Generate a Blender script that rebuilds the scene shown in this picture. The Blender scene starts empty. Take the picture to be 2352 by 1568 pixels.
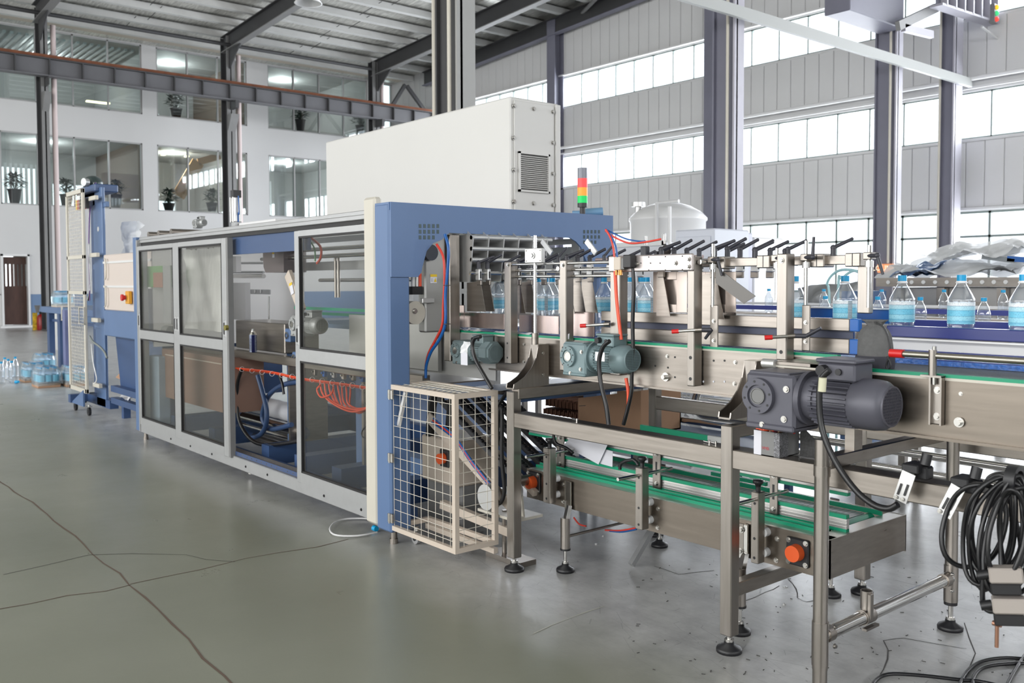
import bpy, math, random
from mathutils import Vector, Matrix
random.seed(7)
R = math.radians
S = bpy.context.scene
COL = S.collection
# ---------------------------------------------------------------- camera
F, PX, PY, PITCH, ROLL, CH = 2090., 1176., 731., R(2.3), R(.18), 1.6
ha = R(39.7)
fw = Vector((-math.cos(ha), math.sin(ha), 0)); rt = Vector((math.sin(ha), math.cos(ha), 0)); up = Vector((0, 0, 1))
f2 = fw*math.cos(PITCH) - up*math.sin(PITCH); u2 = up*math.cos(PITCH) + fw*math.sin(PITCH)
r3 = rt*math.cos(ROLL) - u2*math.sin(ROLL); u3 = u2*math.cos(ROLL) + rt*math.sin(ROLL)
CAM = Vector((0, 0, CH))
cd = bpy.data.cameras.new('camera'); cam = bpy.data.objects.new('camera', cd); COL.objects.link(cam)
cd.sensor_width = 36; cd.lens = 36*F/2352; cd.shift_y = (PY-784)/2352; cd.clip_end = 300; cd.clip_start = .05
cam.matrix_world = Matrix(((r3.x, u3.x, -f2.x, 0), (r3.y, u3.y, -f2.y, 0), (r3.z, u3.z, -f2.z, CH), (0, 0, 0, 1)))
cd.dof.use_dof = True; cd.dof.focus_distance = 4.7; cd.dof.aperture_fstop = 4.5
S.camera = cam
# ---------------------------------------------------------------- world, daylight, exposure
S.view_settings.view_transform = 'Standard'; S.view_settings.look = 'None'; S.view_settings.gamma = 1
S.view_settings.exposure = 0.2
S.view_settings.use_curve_mapping = False
w = bpy.data.worlds.new('overcast'); S.world = w; w.use_nodes = True
bg = w.node_tree.nodes['Background']; bg.inputs[0].default_value = (.93, .97, 1, 1); bg.inputs[1].default_value = 2.0
def area(name, loc, direction, sx, sy, power, col=(1, 1, 1)):
    l = bpy.data.lights.new(name, 'AREA'); l.shape = 'RECTANGLE'; l.size = sx; l.size_y = sy; l.energy = power; l.color = col
    o = bpy.data.objects.new(name, l); o.location = loc
    o.rotation_euler = Vector(direction).to_track_quat('-Z', 'Y').to_euler(); COL.objects.link(o); return o
# daylight coming in through the window bands (each lamp stands outside its own band)
area('daylight_gable_top', (-14, 24.1, 8.7), (0, -1, -.12), 38, 1.1, 1700)
area('daylight_gable_middle', (-14, 24.1, 5.75), (0, -1, -.12), 38, 1.1, 2400)
area('daylight_gable_low', (-14, 24.1, 2.3), (0, -1, -.05), 38, 2.0, 3600)
area('daylight_front_low', (-10, -15, 2.6), (0, 1, 0), 40, 3.6, 1500, (1, .985, .96))
area('daylight_front_high', (-10, -15, 7.2), (0, 1, -.1), 40, 2.4, 2300, (1, .985, .96))
area('daylight_back_high', (19, 4, 7), (-1, 0, -.1), 30, 2.4, 2200)
for k, (y, z) in enumerate(((9, 6.9), (14.2, 6.9), (19.5, 6.9), (9, 10.5), (14.2, 10.8), (19.5, 10.8))):
    l = bpy.data.lights.new('office_fill_light', 'POINT'); l.energy = 120; l.shadow_soft_size = .12; l.color = (1, .95, .88) if k == 1 else (1, 1, 1)
    o = bpy.data.objects.new('office_fill_light', l); o.location = (-40.5, y, z); COL.objects.link(o)  # unseen point lights added to brighten the office rooms
S.cycles.max_bounces = 8; S.cycles.diffuse_bounces = 4; S.cycles.glossy_bounces = 4; S.cycles.transparent_max_bounces = 32
S.cycles.transmission_bounces = 4; S.cycles.sample_clamp_indirect = 6; S.cycles.caustics_reflective = False; S.cycles.caustics_refractive = False
S.cycles.use_denoising = True
# ---------------------------------------------------------------- helpers
def P(x, y, X=None, Y=None, Z=None):
    'a point of the photograph brought onto a real plane of the place'
    d = f2 + r3*((x-PX)/F) - u3*((y-PY)/F)
    if X is not None: t = (X-CAM.x)/d.x
    elif Y is not None: t = (Y-CAM.y)/d.y
    else: t = (Z-CAM.z)/d.z
    return CAM + d*t
def lin(c): c /= 255; return c/12.92 if c <= .04045 else ((c+.055)/1.055)**2.4
def rgb(c): return (lin(c[0]), lin(c[1]), lin(c[2]), 1)
MC = {}
def mat(name, c, rough=.5, metal=0, var=0, scale=6, bump=0, spec=.5, coat=0, stretch=None, alpha=None):
    if name in MC: return MC[name]
    m = bpy.data.materials.new(name); m.use_nodes = True; nt = m.node_tree; N = nt.nodes; L = nt.links; b = N['Principled BSDF']
    b.inputs['Base Color'].default_value = rgb(c); b.inputs['Roughness'].default_value = rough; b.inputs['Metallic'].default_value = metal
    b.inputs['Specular IOR Level'].default_value = spec
    if coat: b.inputs['Coat Weight'].default_value = coat
    if var or bump:
        tc = N.new('ShaderNodeTexCoord'); mp = N.new('ShaderNodeMapping'); L.new(tc.outputs['Object'], mp.inputs[0])
        if stretch: mp.inputs['Scale'].default_value = stretch
        n = N.new('ShaderNodeTexNoise'); n.inputs['Scale'].default_value = scale; n.inputs['Detail'].default_value = 5; L.new(mp.outputs[0], n.inputs['Vector'])
        if var:
            cr = N.new('ShaderNodeValToRGB'); L.new(n.outputs['Fac'], cr.inputs[0])
            k = 1-var; a = rgb(c); cr.color_ramp.elements[0].position = .3; cr.color_ramp.elements[1].position = .7
            cr.color_ramp.elements[0].color = (a[0]*k, a[1]*k, a[2]*k, 1); cr.color_ramp.elements[1].color = (min(1, a[0]*(1+var)), min(1, a[1]*(1+var)), min(1, a[2]*(1+var)), 1)
            L.new(cr.outputs[0], b.inputs['Base Color'])
            if metal > .3:
                mr = N.new('ShaderNodeMapRange'); L.new(n.outputs['Fac'], mr.inputs[0]); mr.inputs[3].default_value = rough-.07; mr.inputs[4].default_value = rough+.09
                L.new(mr.outputs[0], b.inputs['Roughness'])
        if bump:
            bp = N.new('ShaderNodeBump'); bp.inputs['Strength'].default_value = bump; bp.inputs['Distance'].default_value = .02
            L.new(n.outputs['Fac'], bp.inputs['Height']); L.new(bp.outputs[0], b.inputs['Normal'])
    if alpha is not None: b.inputs['Alpha'].default_value = alpha
    MC[name] = m; return m
def clear(name, tint=(255, 255, 255), edge=.6, base=.04, rough=.03, body=None, bodyfac=0., fexp=3.):
    'thin clear sheet: straight transmission plus an angle-dependent gloss'
    m = bpy.data.materials.new(name); m.use_nodes = True; nt = m.node_tree; N = nt.nodes; L = nt.links; N.clear()
    o = N.new('ShaderNodeOutputMaterial'); t = N.new('ShaderNodeBsdfTransparent'); t.inputs[0].default_value = rgb(tint)
    g = N.new('ShaderNodeBsdfGlossy'); g.inputs['Roughness'].default_value = rough; g.inputs[0].default_value = (1, 1, 1, 1)
    lw = N.new('ShaderNodeLayerWeight'); pw = N.new('ShaderNodeMath'); pw.operation = 'POWER'; L.new(lw.outputs['Facing'], pw.inputs[0]); pw.inputs[1].default_value = fexp
    mr = N.new('ShaderNodeMapRange'); L.new(pw.outputs[0], mr.inputs[0]); mr.inputs[3].default_value = base; mr.inputs[4].default_value = edge
    mx = N.new('ShaderNodeMixShader'); L.new(mr.outputs[0], mx.inputs[0]); L.new(t.outputs[0], mx.inputs[1]); L.new(g.outputs[0], mx.inputs[2])
    out = mx
    if bodyfac:
        d = N.new('ShaderNodeBsdfDiffuse'); d.inputs[0].default_value = rgb(body or (230, 235, 240))
        m2 = N.new('ShaderNodeMixShader'); m2.inputs[0].default_value = bodyfac; L.new(mx.outputs[0], m2.inputs[1]); L.new(d.outputs[0], m2.inputs[2]); out = m2
    L.new(out.outputs[0], o.inputs[0]); MC[name] = m; return m
def glow(name, c, s, metal=0):
    m = mat(name, c, .5); b = m.node_tree.nodes['Principled BSDF']; b.inputs['Emission Color'].default_value = rgb(c); b.inputs['Emission Strength'].default_value = s; return m
class M:
    def __init__(s): s.v = []; s.f = []; s.s = []
    def add(s, vs, fs, sm=False):
        o = len(s.v); s.v += [tuple(v) for v in vs]; s.f += [tuple(i+o for i in f) for f in fs]; s.s += [sm]*len(fs); return s
    def box(s, x0, x1, y0, y1, z0, z1, b=0):
        if x0 > x1: x0, x1 = x1, x0
        if y0 > y1: y0, y1 = y1, y0
        if z0 > z1: z0, z1 = z1, z0
        if b <= 0:
            return s.add([(x, y, z) for x in (x0, x1) for y in (y0, y1) for z in (z0, z1)],
                [(0, 1, 3, 2), (4, 6, 7, 5), (0, 4, 5, 1), (2, 3, 7, 6), (0, 2, 6, 4), (1, 5, 7, 3)])
        b = min(b, (x1-x0)/2.2, (y1-y0)/2.2, (z1-z0)/2.2)
        vs = []; c = [(x0, x1), (y0, y1), (z0, z1)]
        for i in range(8):
            sg = ((i >> 2) & 1, (i >> 1) & 1, i & 1)
            for a in range(3):
                p = [c[k][sg[k]] + (0 if k == a else (b if sg[k] == 0 else -b)) for k in range(3)]
                vs.append(p)
        V = lambda i, a: i*3+a
        fs = []
        for a, q in ((0, (0, 1, 3, 2)), (1, (0, 4, 5, 1)), (2, (0, 2, 6, 4))):
            bit = (4, 2, 1)[a]
            fs.append([V(i, a) for i in q]); fs.append([V(i | bit, a) for i in reversed(q)])
        for a, bs in ((0, 4), (1, 2), (2, 1)):
            o1, o2 = [k for k in range(3) if k != a]; b1, b2 = (4, 2, 1)[o1], (4, 2, 1)[o2]
            for i in (0, b1, b2, b1 | b2):
                q = [V(i, o1), V(i | bs, o1), V(i | bs, o2), V(i, o2)]
                fs.append(q)
        for i in range(8): fs.append([V(i, 0), V(i, 1), V(i, 2)])
        return s.add(vs, fs)
    def bar(s, p0, p1, wd, hh, b=0, upv=(0, 0, 1)):
        p0 = Vector(p0); p1 = Vector(p1); d = (p1-p0); l = d.length; d.normalize(); u = Vector(upv)
        if abs(d.dot(u)) > .98: u = Vector((1, 0, 0))
        sd = d.cross(u).normalized(); u = sd.cross(d)
        t = M().box(0, l, -wd/2, wd/2, -hh/2, hh/2, b)
        return s.add([p0 + d*v[0] + sd*v[1] + u*v[2] for v in t.v], t.f)
    def cyl(s, p0, p1, r, n=14, r2=None, caps=True):
        p0 = Vector(p0); p1 = Vector(p1); r2 = r if r2 is None else r2; d = (p1-p0).normalized()
        a = d.orthogonal().normalized(); b = d.cross(a)
        c = [(math.cos(2*math.pi*i/n), math.sin(2*math.pi*i/n)) for i in range(n)]
        A = [p0 + (a*x+b*y)*r for x, y in c]; B = [p1 + (a*x+b*y)*r2 for x, y in c]
        s.add(A+B, [(i, (i+1) % n, n+(i+1) % n, n+i) for i in range(n)], True)
        if caps:
            if r: s.add(A, [tuple(range(n-1, -1, -1))])
            if r2: s.add(B, [tuple(range(n))])
        return s
    def ring(s, p0, p1, ro, ri, n=20):
        p0 = Vector(p0); p1 = Vector(p1); s.cyl(p0, p1, ro, n, caps=False); s.cyl(p0, p1, ri, n, caps=False)
        d = (p1-p0).normalized(); a = d.orthogonal().normalized(); b = d.cross(a)
        for p in (p0, p1):
            vs = [p + (a*math.cos(2*math.pi*i/n)+b*math.sin(2*math.pi*i/n))*r for r in (ro, ri) for i in range(n)]
            s.add(vs, [(i, (i+1) % n, n+(i+1) % n, n+i) for i in range(n)])
        return s
    def tube(s, pts, r, n=8, sub=5, closed=False):
        pts = [Vector(p) for p in pts]
        if sub > 1 and len(pts) > 2:
            q = []; k = len(pts)
            for i in range(k-1 if not closed else k):
                g = lambda j: pts[j % k] if closed else pts[max(0, min(k-1, j))]
                a, b, c, d = g(i-1), g(i), g(i+1), g(i+2)
                for j in range(sub):
                    t = j/sub
                    q.append(.5*((2*b)+(c-a)*t+(2*a-5*b+4*c-d)*t*t+(3*b-a-3*c+d)*t**3))
            if not closed: q.append(pts[-1])
            pts = q
        m = len(pts); T = []
        for i in range(m):
            a = pts[(i-1) % m] if (closed or i) else pts[0]; b = pts[(i+1) % m] if (closed or i < m-1) else pts[-1]
            t = b-a; T.append(t.normalized() if t.length > 1e-9 else Vector((0, 0, 1)))
        nrm = T[0].orthogonal().normalized(); vs = []
        for i in range(m):
            nrm = nrm - T[i]*nrm.dot(T[i])
            nrm = nrm.normalized() if nrm.length > 1e-6 else T[i].orthogonal().normalized()
            bn = T[i].cross(nrm)
            for j in range(n):
                a = 2*math.pi*j/n; vs.append(pts[i] + nrm*math.cos(a)*r + bn*math.sin(a)*r)
        fs = [(i*n+j, i*n+(j+1) % n, ((i+1) % m)*n+(j+1) % n, ((i+1) % m)*n+j) for i in range(m if closed else m-1) for j in range(n)]
        s.add(vs, fs, True)
        if not closed: s.add([vs[j] for j in range(n)], [tuple(range(n-1, -1, -1))]); s.add([vs[(m-1)*n+j] for j in range(n)], [tuple(range(n))])
        return s
    def lathe(s, c, prof, n=20, ax=(0, 0, 1), sharp=False):
        c = Vector(c); d = Vector(ax).normalized(); a = d.orthogonal().normalized(); b = d.cross(a)
        def rg(r, h): return [c + d*h + (a*math.cos(2*math.pi*i/n)+b*math.sin(2*math.pi*i/n))*r for i in range(n)]
        if sharp:
            for (r0, h0), (r1, h1) in zip(prof, prof[1:]): s.add(rg(r0, h0)+rg(r1, h1), [(i, (i+1) % n, n+(i+1) % n, n+i) for i in range(n)], True)
        else:
            vs = []; 
            for r, h in prof: vs += rg(r, h)
            s.add(vs, [(k*n+i, k*n+(i+1) % n, (k+1)*n+(i+1) % n, (k+1)*n+i) for k in range(len(prof)-1) for i in range(n)], True)
        return s
    def prism(s, poly, axis, a0, a1):
        'poly: 2-D outline in the two other axes (in x,y,z order), pushed along axis'
        def mk(p, a):
            q = list(p); q.insert('xyz'.index(axis), a); return q
        n = len(poly)
        return s.add([mk(p, a0) for p in poly]+[mk(p, a1) for p in poly], [tuple(range(n))[::-1], tuple(range(n, 2*n))]+[(i, (i+1) % n, n+(i+1) % n, n+i) for i in range(n)])
    def sph(s, c, r, n=12, sq=(1, 1, 1)):
        k = n//2; vs = []
        for i in range(k+1):
            t = math.pi*i/k
            for j in range(n):
                a = 2*math.pi*j/n; vs.append((c[0]+r*sq[0]*math.sin(t)*math.cos(a), c[1]+r*sq[1]*math.sin(t)*math.sin(a), c[2]+r*sq[2]*math.cos(t)))
        return s.add(vs, [(i*n+j, i*n+(j+1) % n, (i+1)*n+(j+1) % n, (i+1)*n+j) for i in range(k) for j in range(n)], True)
    def sheet(s, c, u, v, nu, nv, amp, seed, thick=0, freq=3.):
        'a crumpled sheet'
        rnd = random.Random(seed); ph = [rnd.uniform(0, 6.3) for _ in range(8)]; c = Vector(c); u = Vector(u); v = Vector(v); nn = u.cross(v).normalized()
        vs = []
        for j in range(nv+1):
            for i in range(nu+1):
                a, b = i/nu, j/nv
                h = math.sin(a*freq*2.1+ph[0]+b*freq)+.6*math.sin(b*freq*3.1+ph[1]-a*freq*2)+.4*math.sin(a*freq*6+ph[2])*math.sin(b*freq*5+ph[3])+rnd.uniform(-.25, .25)
                vs.append(c+u*a+v*b+nn*h*amp)
        return s.add(vs, [(j*(nu+1)+i, j*(nu+1)+i+1, (j+1)*(nu+1)+i+1, (j+1)*(nu+1)+i) for j in range(nv) for i in range(nu)], True)
    def build(s, name, m, parent=None, label=None, kind=None, world=None):
        me = bpy.data.meshes.new(name)
        off = world if world is not None else (wloc(parent) if parent else Vector((0, 0, 0)))
        me.from_pydata([(v[0]-off.x, v[1]-off.y, v[2]-off.z) for v in s.v], [], s.f)
        me.polygons.foreach_set('use_smooth', s.s); me.materials.append(m)
        import bmesh as BM
        bm = BM.new(); bm.from_mesh(me); BM.ops.recalc_face_normals(bm, faces=bm.faces); bm.to_mesh(me); bm.free()
        o = bpy.data.objects.new(name, me); COL.objects.link(o)
        if parent: o.parent = parent
        elif world is not None: o.location = world
        if label: o['label'] = label
        if kind: o['kind'] = kind
        return o
WL = {}
def wloc(o):
    p = Vector(o.location)
    while o.parent: o = o.parent; p = p + Vector(o.location)
    return p
def tag(o, label, cat, group=None, kind=None):
    if label: o['label'] = label
    if cat: o['category'] = cat
    if group: o['group'] = group
    if kind: o['kind'] = kind
    return o
def thing(name, label, cat, loc, group=None):
    o = bpy.data.objects.new(name, None); o.empty_display_size = .1; COL.objects.link(o); o.location = loc
    return tag(o, label, cat, group)
KIDS = {}
def kids(o): return [c for c in o.children]
def dup(o, loc, label=None, group=None, rz=0, parent=None, scale=1):
    c = o.copy(); COL.objects.link(c)
    if parent is not None: c.parent = parent
    if loc is not None: c.location = loc
    if rz: c.rotation_euler = (0, 0, rz)
    if scale != 1: c.scale = (scale,)*3
    if label: c['label'] = label
    if group: c['group'] = group
    for k in kids(o): dup(k, None, parent=c)
    return c
# ---------------------------------------------------------------- materials
STEEL = mat('brushed_steel', (152, 145, 138), .3, .95, .1, 9, .02, stretch=(.35, 1, 6))
STEELV = mat('brushed_steel_upright', (150, 144, 138), .3, .95, .09, 9, .02, stretch=(6, 6, .4))
CHROME = mat('polished_steel', (205, 203, 200), .14, 1)
BOLT = mat('zinc_bolt', (190, 188, 184), .25, 1)
ALU = mat('anodised_aluminium', (176, 177, 178), .42, .55, .03, 20)
ALUP = mat('machined_aluminium', (205, 205, 204), .35, .7)
CREAM = mat('cream_enamel', (204, 199, 187), .42, 0, .03, 3)
BEIGE = mat('beige_enamel', (205, 192, 178), .42, 0, .02, 3)
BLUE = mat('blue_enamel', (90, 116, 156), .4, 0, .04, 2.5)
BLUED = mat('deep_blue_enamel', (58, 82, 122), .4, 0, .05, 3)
NAVY = mat('navy_plastic', (42, 52, 118), .3, 0)
BRIGHTB = mat('bright_blue_sheet', (24, 94, 172), .35)
GREEN = mat('green_wear_strip', (18, 150, 112), .4)
BLACK = mat('black_plastic', (30, 30, 33), .42)
LEVER = mat('dark_lever_plastic', (52, 52, 60), .45)
RUBBER = mat('black_rubber', (26, 25, 27), .55)
CABLE = mat('black_cable', (24, 24, 27), .33)
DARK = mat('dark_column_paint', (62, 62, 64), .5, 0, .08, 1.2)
DARKB = mat('haze_lifted_steel', (116, 116, 130), .5, 0, .08, 1.2)  # column grey lifted and tinted bluish to hold the lens haze
LCOL = mat('lit_side_steel', (176, 174, 184), .5, 0, .05, 2)  # paler copy of the column steel for faces that catch the light
GREY = mat('mid_grey_paint', (124, 124, 124), .5, 0, .06, 2)
RUST = mat('rusty_rail', (120, 72, 48), .8, 0, .25, 4)
WHITE = mat('white_wall_paint', (208, 208, 208), .7, 0, .02, .5)
WHITEM = mat('white_enamel', (226, 226, 226), .35)
LGREY = mat('light_grey_panel', (214, 214, 214), .55, 0, .03, 1)
SOFFIT = mat('soffit_paint', (196, 186, 172), .7, 0, .05, .6)
ORANGE = mat('orange_knob', (226, 92, 40), .4)
ORAN = mat('orange_air_hose', (238, 84, 48), .35)
RED = mat('red_plastic', (206, 34, 34), .35)
REDH = mat('red_hose', (216, 66, 52), .35)
BLUEH = mat('blue_hose', (22, 88, 158), .35)
WHITEP = mat('white_plastic', (232, 232, 232), .3)
CARD = mat('brown_cardboard', (176, 140, 112), .85, 0, .06, 6)
CARDD = mat('dark_cardboard', (112, 78, 62), .9, 0, .15, 30, stretch=(1, 1, 14))
PAPER = mat('white_paper', (222, 222, 230), .8)
CAPB = mat('cyan_cap', (6, 158, 212), .35)
MOTG = mat('grey_green_motor_paint', (122, 138, 140), .45, .1, .06, 8, .05)
MOTD = mat('dark_slate_motor_paint', (88, 88, 98), .45, .15, .05, 8, .05)
MOTS = mat('silver_motor_paint', (170, 172, 172), .4, .4, .04, 8)
SFILM = mat('streaked_film', (255, 255, 255), .3, 0, .16, 5, .3, stretch=(7, 1, .35), alpha=.86)
YEL = mat('yellow_label', (232, 196, 40), .5)
GLASS = clear('window_glass', (235, 244, 244), .75, .10, .02)
GLASSD = clear('door_glass', (240, 240, 238), .4, .03, .03, (200, 198, 192), .015)
OUTP = clear('daylight_glazing', (250, 252, 255), .5, .03, .1)
PET = clear('clear_pet', (244, 248, 252), .9, .06, .05, (240, 244, 250), .05, 1.8)
FILM = clear('plastic_film', (250, 250, 250), .4, .08, .25, (250, 252, 254), .72, 1.5)
WRAP = clear('shrink_wrap', (236, 245, 250), .6, .08, .12, (200, 225, 236), .1, 1.8)
def label_material():
    m = bpy.data.materials.new('bottle_label'); m.use_nodes = True; nt = m.node_tree; N = nt.nodes; L = nt.links; b = N['Principled BSDF']; b.inputs['Roughness'].default_value = .35
    tc = N.new('ShaderNodeTexCoord'); sp = N.new('ShaderNodeSeparateXYZ'); L.new(tc.outputs['Object'], sp.inputs[0])
    r = N.new('ShaderNodeValToRGB'); mr = N.new('ShaderNodeMapRange'); L.new(sp.outputs['Z'], mr.inputs[0]); mr.inputs[1].default_value = .140; mr.inputs[2].default_value = .230; L.new(mr.outputs[0], r.inputs[0])
    cr = r.color_ramp; cr.elements[0].color = rgb((150, 224, 244)); cr.elements[1].position = 1; cr.elements[1].color = rgb((240, 248, 250))
    for p, c in ((.14, (110, 190, 220)), (.16, (160, 226, 244)), (.34, (168, 230, 246)), (.36, (90, 170, 205)), (.38, (130, 216, 242)), (.6, (124, 212, 240)), (.62, (90, 170, 205)), (.64, (180, 232, 246)), (.8, (200, 238, 248)), (.82, (120, 165, 190)), (.84, (250, 253, 255))):
        e = cr.elements.new(p); e.color = rgb(c)
    at = N.new('ShaderNodeMath'); at.operation = 'ARCTAN2'; L.new(sp.outputs['Y'], at.inputs[0]); L.new(sp.outputs['X'], at.inputs[1])
    cx = N.new('ShaderNodeCombineXYZ'); L.new(at.outputs[0], cx.inputs[0]); L.new(sp.outputs['Z'], cx.inputs[2])
    mp = N.new('ShaderNodeMapping'); mp.inputs['Scale'].default_value = (16, 1, 60); L.new(cx.outputs[0], mp.inputs[0])
    v = N.new('ShaderNodeTexNoise'); v.inputs['Scale'].default_value = 2.2; v.inputs['Detail'].default_value = 2; L.new(mp.outputs[0], v.inputs['Vector'])
    gt = N.new('ShaderNodeMath'); gt.operation = 'GREATER_THAN'; gt.inputs[1].default_value = .6; L.new(v.outputs['Fac'], gt.inputs[0])
    mm = N.new('ShaderNodeMath'); mm.operation = 'MULTIPLY'; mm.inputs[1].default_value = .55; L.new(gt.outputs[0], mm.inputs[0])
    mx = N.new('ShaderNodeMixRGB'); L.new(mm.outputs[0], mx.inputs[0]); L.new(r.outputs[0], mx.inputs[1]); mx.inputs[2].default_value = rgb((30, 110, 160))
    # bar code: dark stripes on a white patch, one side of the label
    wv = N.new('ShaderNodeTexWave'); wv.bands_direction = 'Z'; wv.inputs['Scale'].default_value = 60; wv.inputs['Distortion'].default_value = 0; L.new(tc.outputs['Object'], wv.inputs['Vector'])
    g2 = N.new('ShaderNodeMath'); g2.operation = 'GREATER_THAN'; g2.inputs[1].default_value = .5; L.new(wv.outputs['Fac'], g2.inputs[0])
    c2 = N.new('ShaderNodeMixRGB'); c2.inputs[1].default_value = rgb((40, 70, 90)); c2.inputs[2].default_value = rgb((225, 240, 244)); L.new(g2.outputs[0], c2.inputs[0])
    cmp_ = N.new('ShaderNodeMath'); cmp_.operation = 'COMPARE'; cmp_.inputs[1].default_value = -.35; cmp_.inputs[2].default_value = .2; L.new(at.outputs[0], cmp_.inputs[0])
    m3 = N.new('ShaderNodeMixRGB'); L.new(cmp_.outputs[0], m3.inputs[0]); L.new(mx.outputs[0], m3.inputs[1]); L.new(c2.outputs[0], m3.inputs[2])
    L.new(m3.outputs[0], b.inputs['Base Color']); b.inputs['Alpha'].default_value = .9
    return m
LABEL = label_material()
def floor_material():
    m = bpy.data.materials.new('painted_concrete_floor'); m.use_nodes = True; nt = m.node_tree; N = nt.nodes; L = nt.links; b = N['Principled BSDF']
    tc = N.new('ShaderNodeTexCoord'); n = N.new('ShaderNodeTexNoise'); n.inputs['Scale'].default_value = .45; n.inputs['Detail'].default_value = 7; L.new(tc.outputs['Object'], n.inputs['Vector'])
    r = N.new('ShaderNodeValToRGB'); L.new(n.outputs['Fac'], r.inputs[0]); r.color_ramp.elements[0].position = .35; r.color_ramp.elements[0].color = rgb((132, 135, 118)); r.color_ramp.elements[1].position = .7; r.color_ramp.elements[1].color = rgb((156, 158, 142))
    # paler grey beyond the walkway: window reflections put into the floor colour
    sp = N.new('ShaderNodeSeparateXYZ'); L.new(tc.outputs['Object'], sp.inputs[0])
    na = N.new('ShaderNodeTexNoise'); na.inputs['Scale'].default_value = 1.2; L.new(tc.outputs['Object'], na.inputs['Vector'])
    ad = N.new('ShaderNodeMath'); ad.operation = 'MULTIPLY_ADD'; L.new(na.outputs['Fac'], ad.inputs[0]); ad.inputs[1].default_value = .5; L.new(sp.outputs['Y'], ad.inputs[2])
    mr = N.new('ShaderNodeMapRange'); L.new(ad.outputs[0], mr.inputs[0]); mr.inputs[1].default_value = 2.75; mr.inputs[2].default_value = 3.35
    g = N.new('ShaderNodeTexNoise'); g.inputs['Scale'].default_value = 3; g.inputs['Detail'].default_value = 8; g.inputs['Roughness'].default_value = .7; L.new(tc.outputs['Object'], g.inputs['Vector'])
    r2 = N.new('ShaderNodeValToRGB'); L.new(g.outputs['Fac'], r2.inputs[0]); r2.color_ramp.elements[0].position = .32; r2.color_ramp.elements[0].color = rgb((158, 158, 157)); r2.color_ramp.elements[1].position = .62; r2.color_ramp.elements[1].color = rgb((196, 196, 194))
    mx = N.new('ShaderNodeMixRGB'); L.new(mr.outputs[0], mx.inputs[0]); L.new(r.outputs[0], mx.inputs[1]); L.new(r2.outputs[0], mx.inputs[2])
    # fine scratches
    mp = N.new('ShaderNodeMapping'); mp.inputs['Scale'].default_value = (3, 14, 1); mp.inputs['Rotation'].default_value = (0, 0, .6); L.new(tc.outputs['Object'], mp.inputs[0])
    vo = N.new('ShaderNodeTexVoronoi'); vo.feature = 'DISTANCE_TO_EDGE'; vo.inputs['Scale'].default_value = 1.1; L.new(mp.outputs[0], vo.inputs['Vector'])
    lt = N.new('ShaderNodeMath'); lt.operation = 'LESS_THAN'; lt.inputs[1].default_value = .006; L.new(vo.outputs['Distance'], lt.inputs[0])
    ms = N.new('ShaderNodeMath'); ms.operation = 'MULTIPLY'; L.new(lt.outputs[0], ms.inputs[0]); L.new(mr.outputs[0], ms.inputs[1])
    m2 = N.new('ShaderNodeMath'); m2.operation = 'MULTIPLY'; m2.inputs[1].default_value = .35; L.new(ms.outputs[0], m2.inputs[0])
    mx2 = N.new('ShaderNodeMixRGB'); L.new(m2.outputs[0], mx2.inputs[0]); L.new(mx.outputs[0], mx2.inputs[1]); mx2.inputs[2].default_value = rgb((70, 70, 72))
    L.new(mx2.outputs[0], b.inputs['Base Color'])
    rr = N.new('ShaderNodeMapRange'); L.new(g.outputs['Fac'], rr.inputs[0]); rr.inputs[3].default_value = .2; rr.inputs[4].default_value = .42; L.new(rr.outputs[0], b.inputs['Roughness'])
    b.inputs['Specular IOR Level'].default_value = .6
    bp = N.new('ShaderNodeBump'); bp.inputs['Strength'].default_value = .12; bp.inputs['Distance'].default_value = .01; L.new(g.outputs['Fac'], bp.inputs['Height']); L.new(bp.outputs[0], b.inputs['Normal'])
    return m
def foil_material():
    m = mat('foil_insulation', (205, 204, 198), .3, .7, .3, 5, .9, stretch=(.5, 3, 1)); return m
FLOORM = floor_material(); FOIL = foil_material()
# ================================================================ STRUCTURE
def struct(name, mb, m, parent=None):
    o = mb.build(name, m, parent)
    if not parent: o['kind'] = 'structure'
    return o
def holed(mb, axis, a0, a1, u0, u1, z0, z1, holes):
    us = sorted({u0, u1, *[max(u0, min(u1, h[k])) for h in holes for k in (0, 1)]}); zs = sorted({z0, z1, *[max(z0, min(z1, h[k])) for h in holes for k in (2, 3)]})
    for ua, ub in zip(us, us[1:]):
        run = None
        for za, zb in list(zip(zs, zs[1:]))+[(None, None)]:
            solid = za is not None and not any(h[0]-1e-6 <= ua and ub <= h[1]+1e-6 and h[2]-1e-6 <= za and zb <= h[3]+1e-6 for h in holes)
            if solid: run = (run[0] if run else za, zb)
            elif run:
                if axis == 'x': mb.box(a0, a1, ua, ub, *run)
                else: mb.box(ua, ub, a0, a1, *run)
                run = None
    return mb
fl = struct('floor', M().box(-46, 20, -16, 25, -.12, 0), FLOORM)
def ribbon(pts, wd, z=.0012, jit=.03, seed=1):
    rnd = random.Random(seed); mb = M(); q = []
    for a, b in zip(pts, pts[1:]):
        n = max(2, int((Vector(b)-Vector(a)).length/.22))
        for i in range(n): q.append(Vector(a).lerp(Vector(b), i/n)+Vector((rnd.uniform(-jit, jit), rnd.uniform(-jit, jit), 0)))
    q.append(Vector(pts[-1])); vs = []
    for i, p in enumerate(q):
        d = (q[min(i+1, len(q)-1)]-q[max(i-1, 0)]); d.z = 0; d.normalize(); s = Vector((-d.y, d.x, 0))*wd*rnd.uniform(.3, .7)
        vs += [(p.x+s.x, p.y+s.y, z), (p.x-s.x, p.y-s.y, z)]
    return mb.add(vs, [(2*i, 2*i+1, 2*i+3, 2*i+2) for i in range(len(q)-1)])
Z0 = lambda x, y: P(x, y, Z=0)
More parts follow.
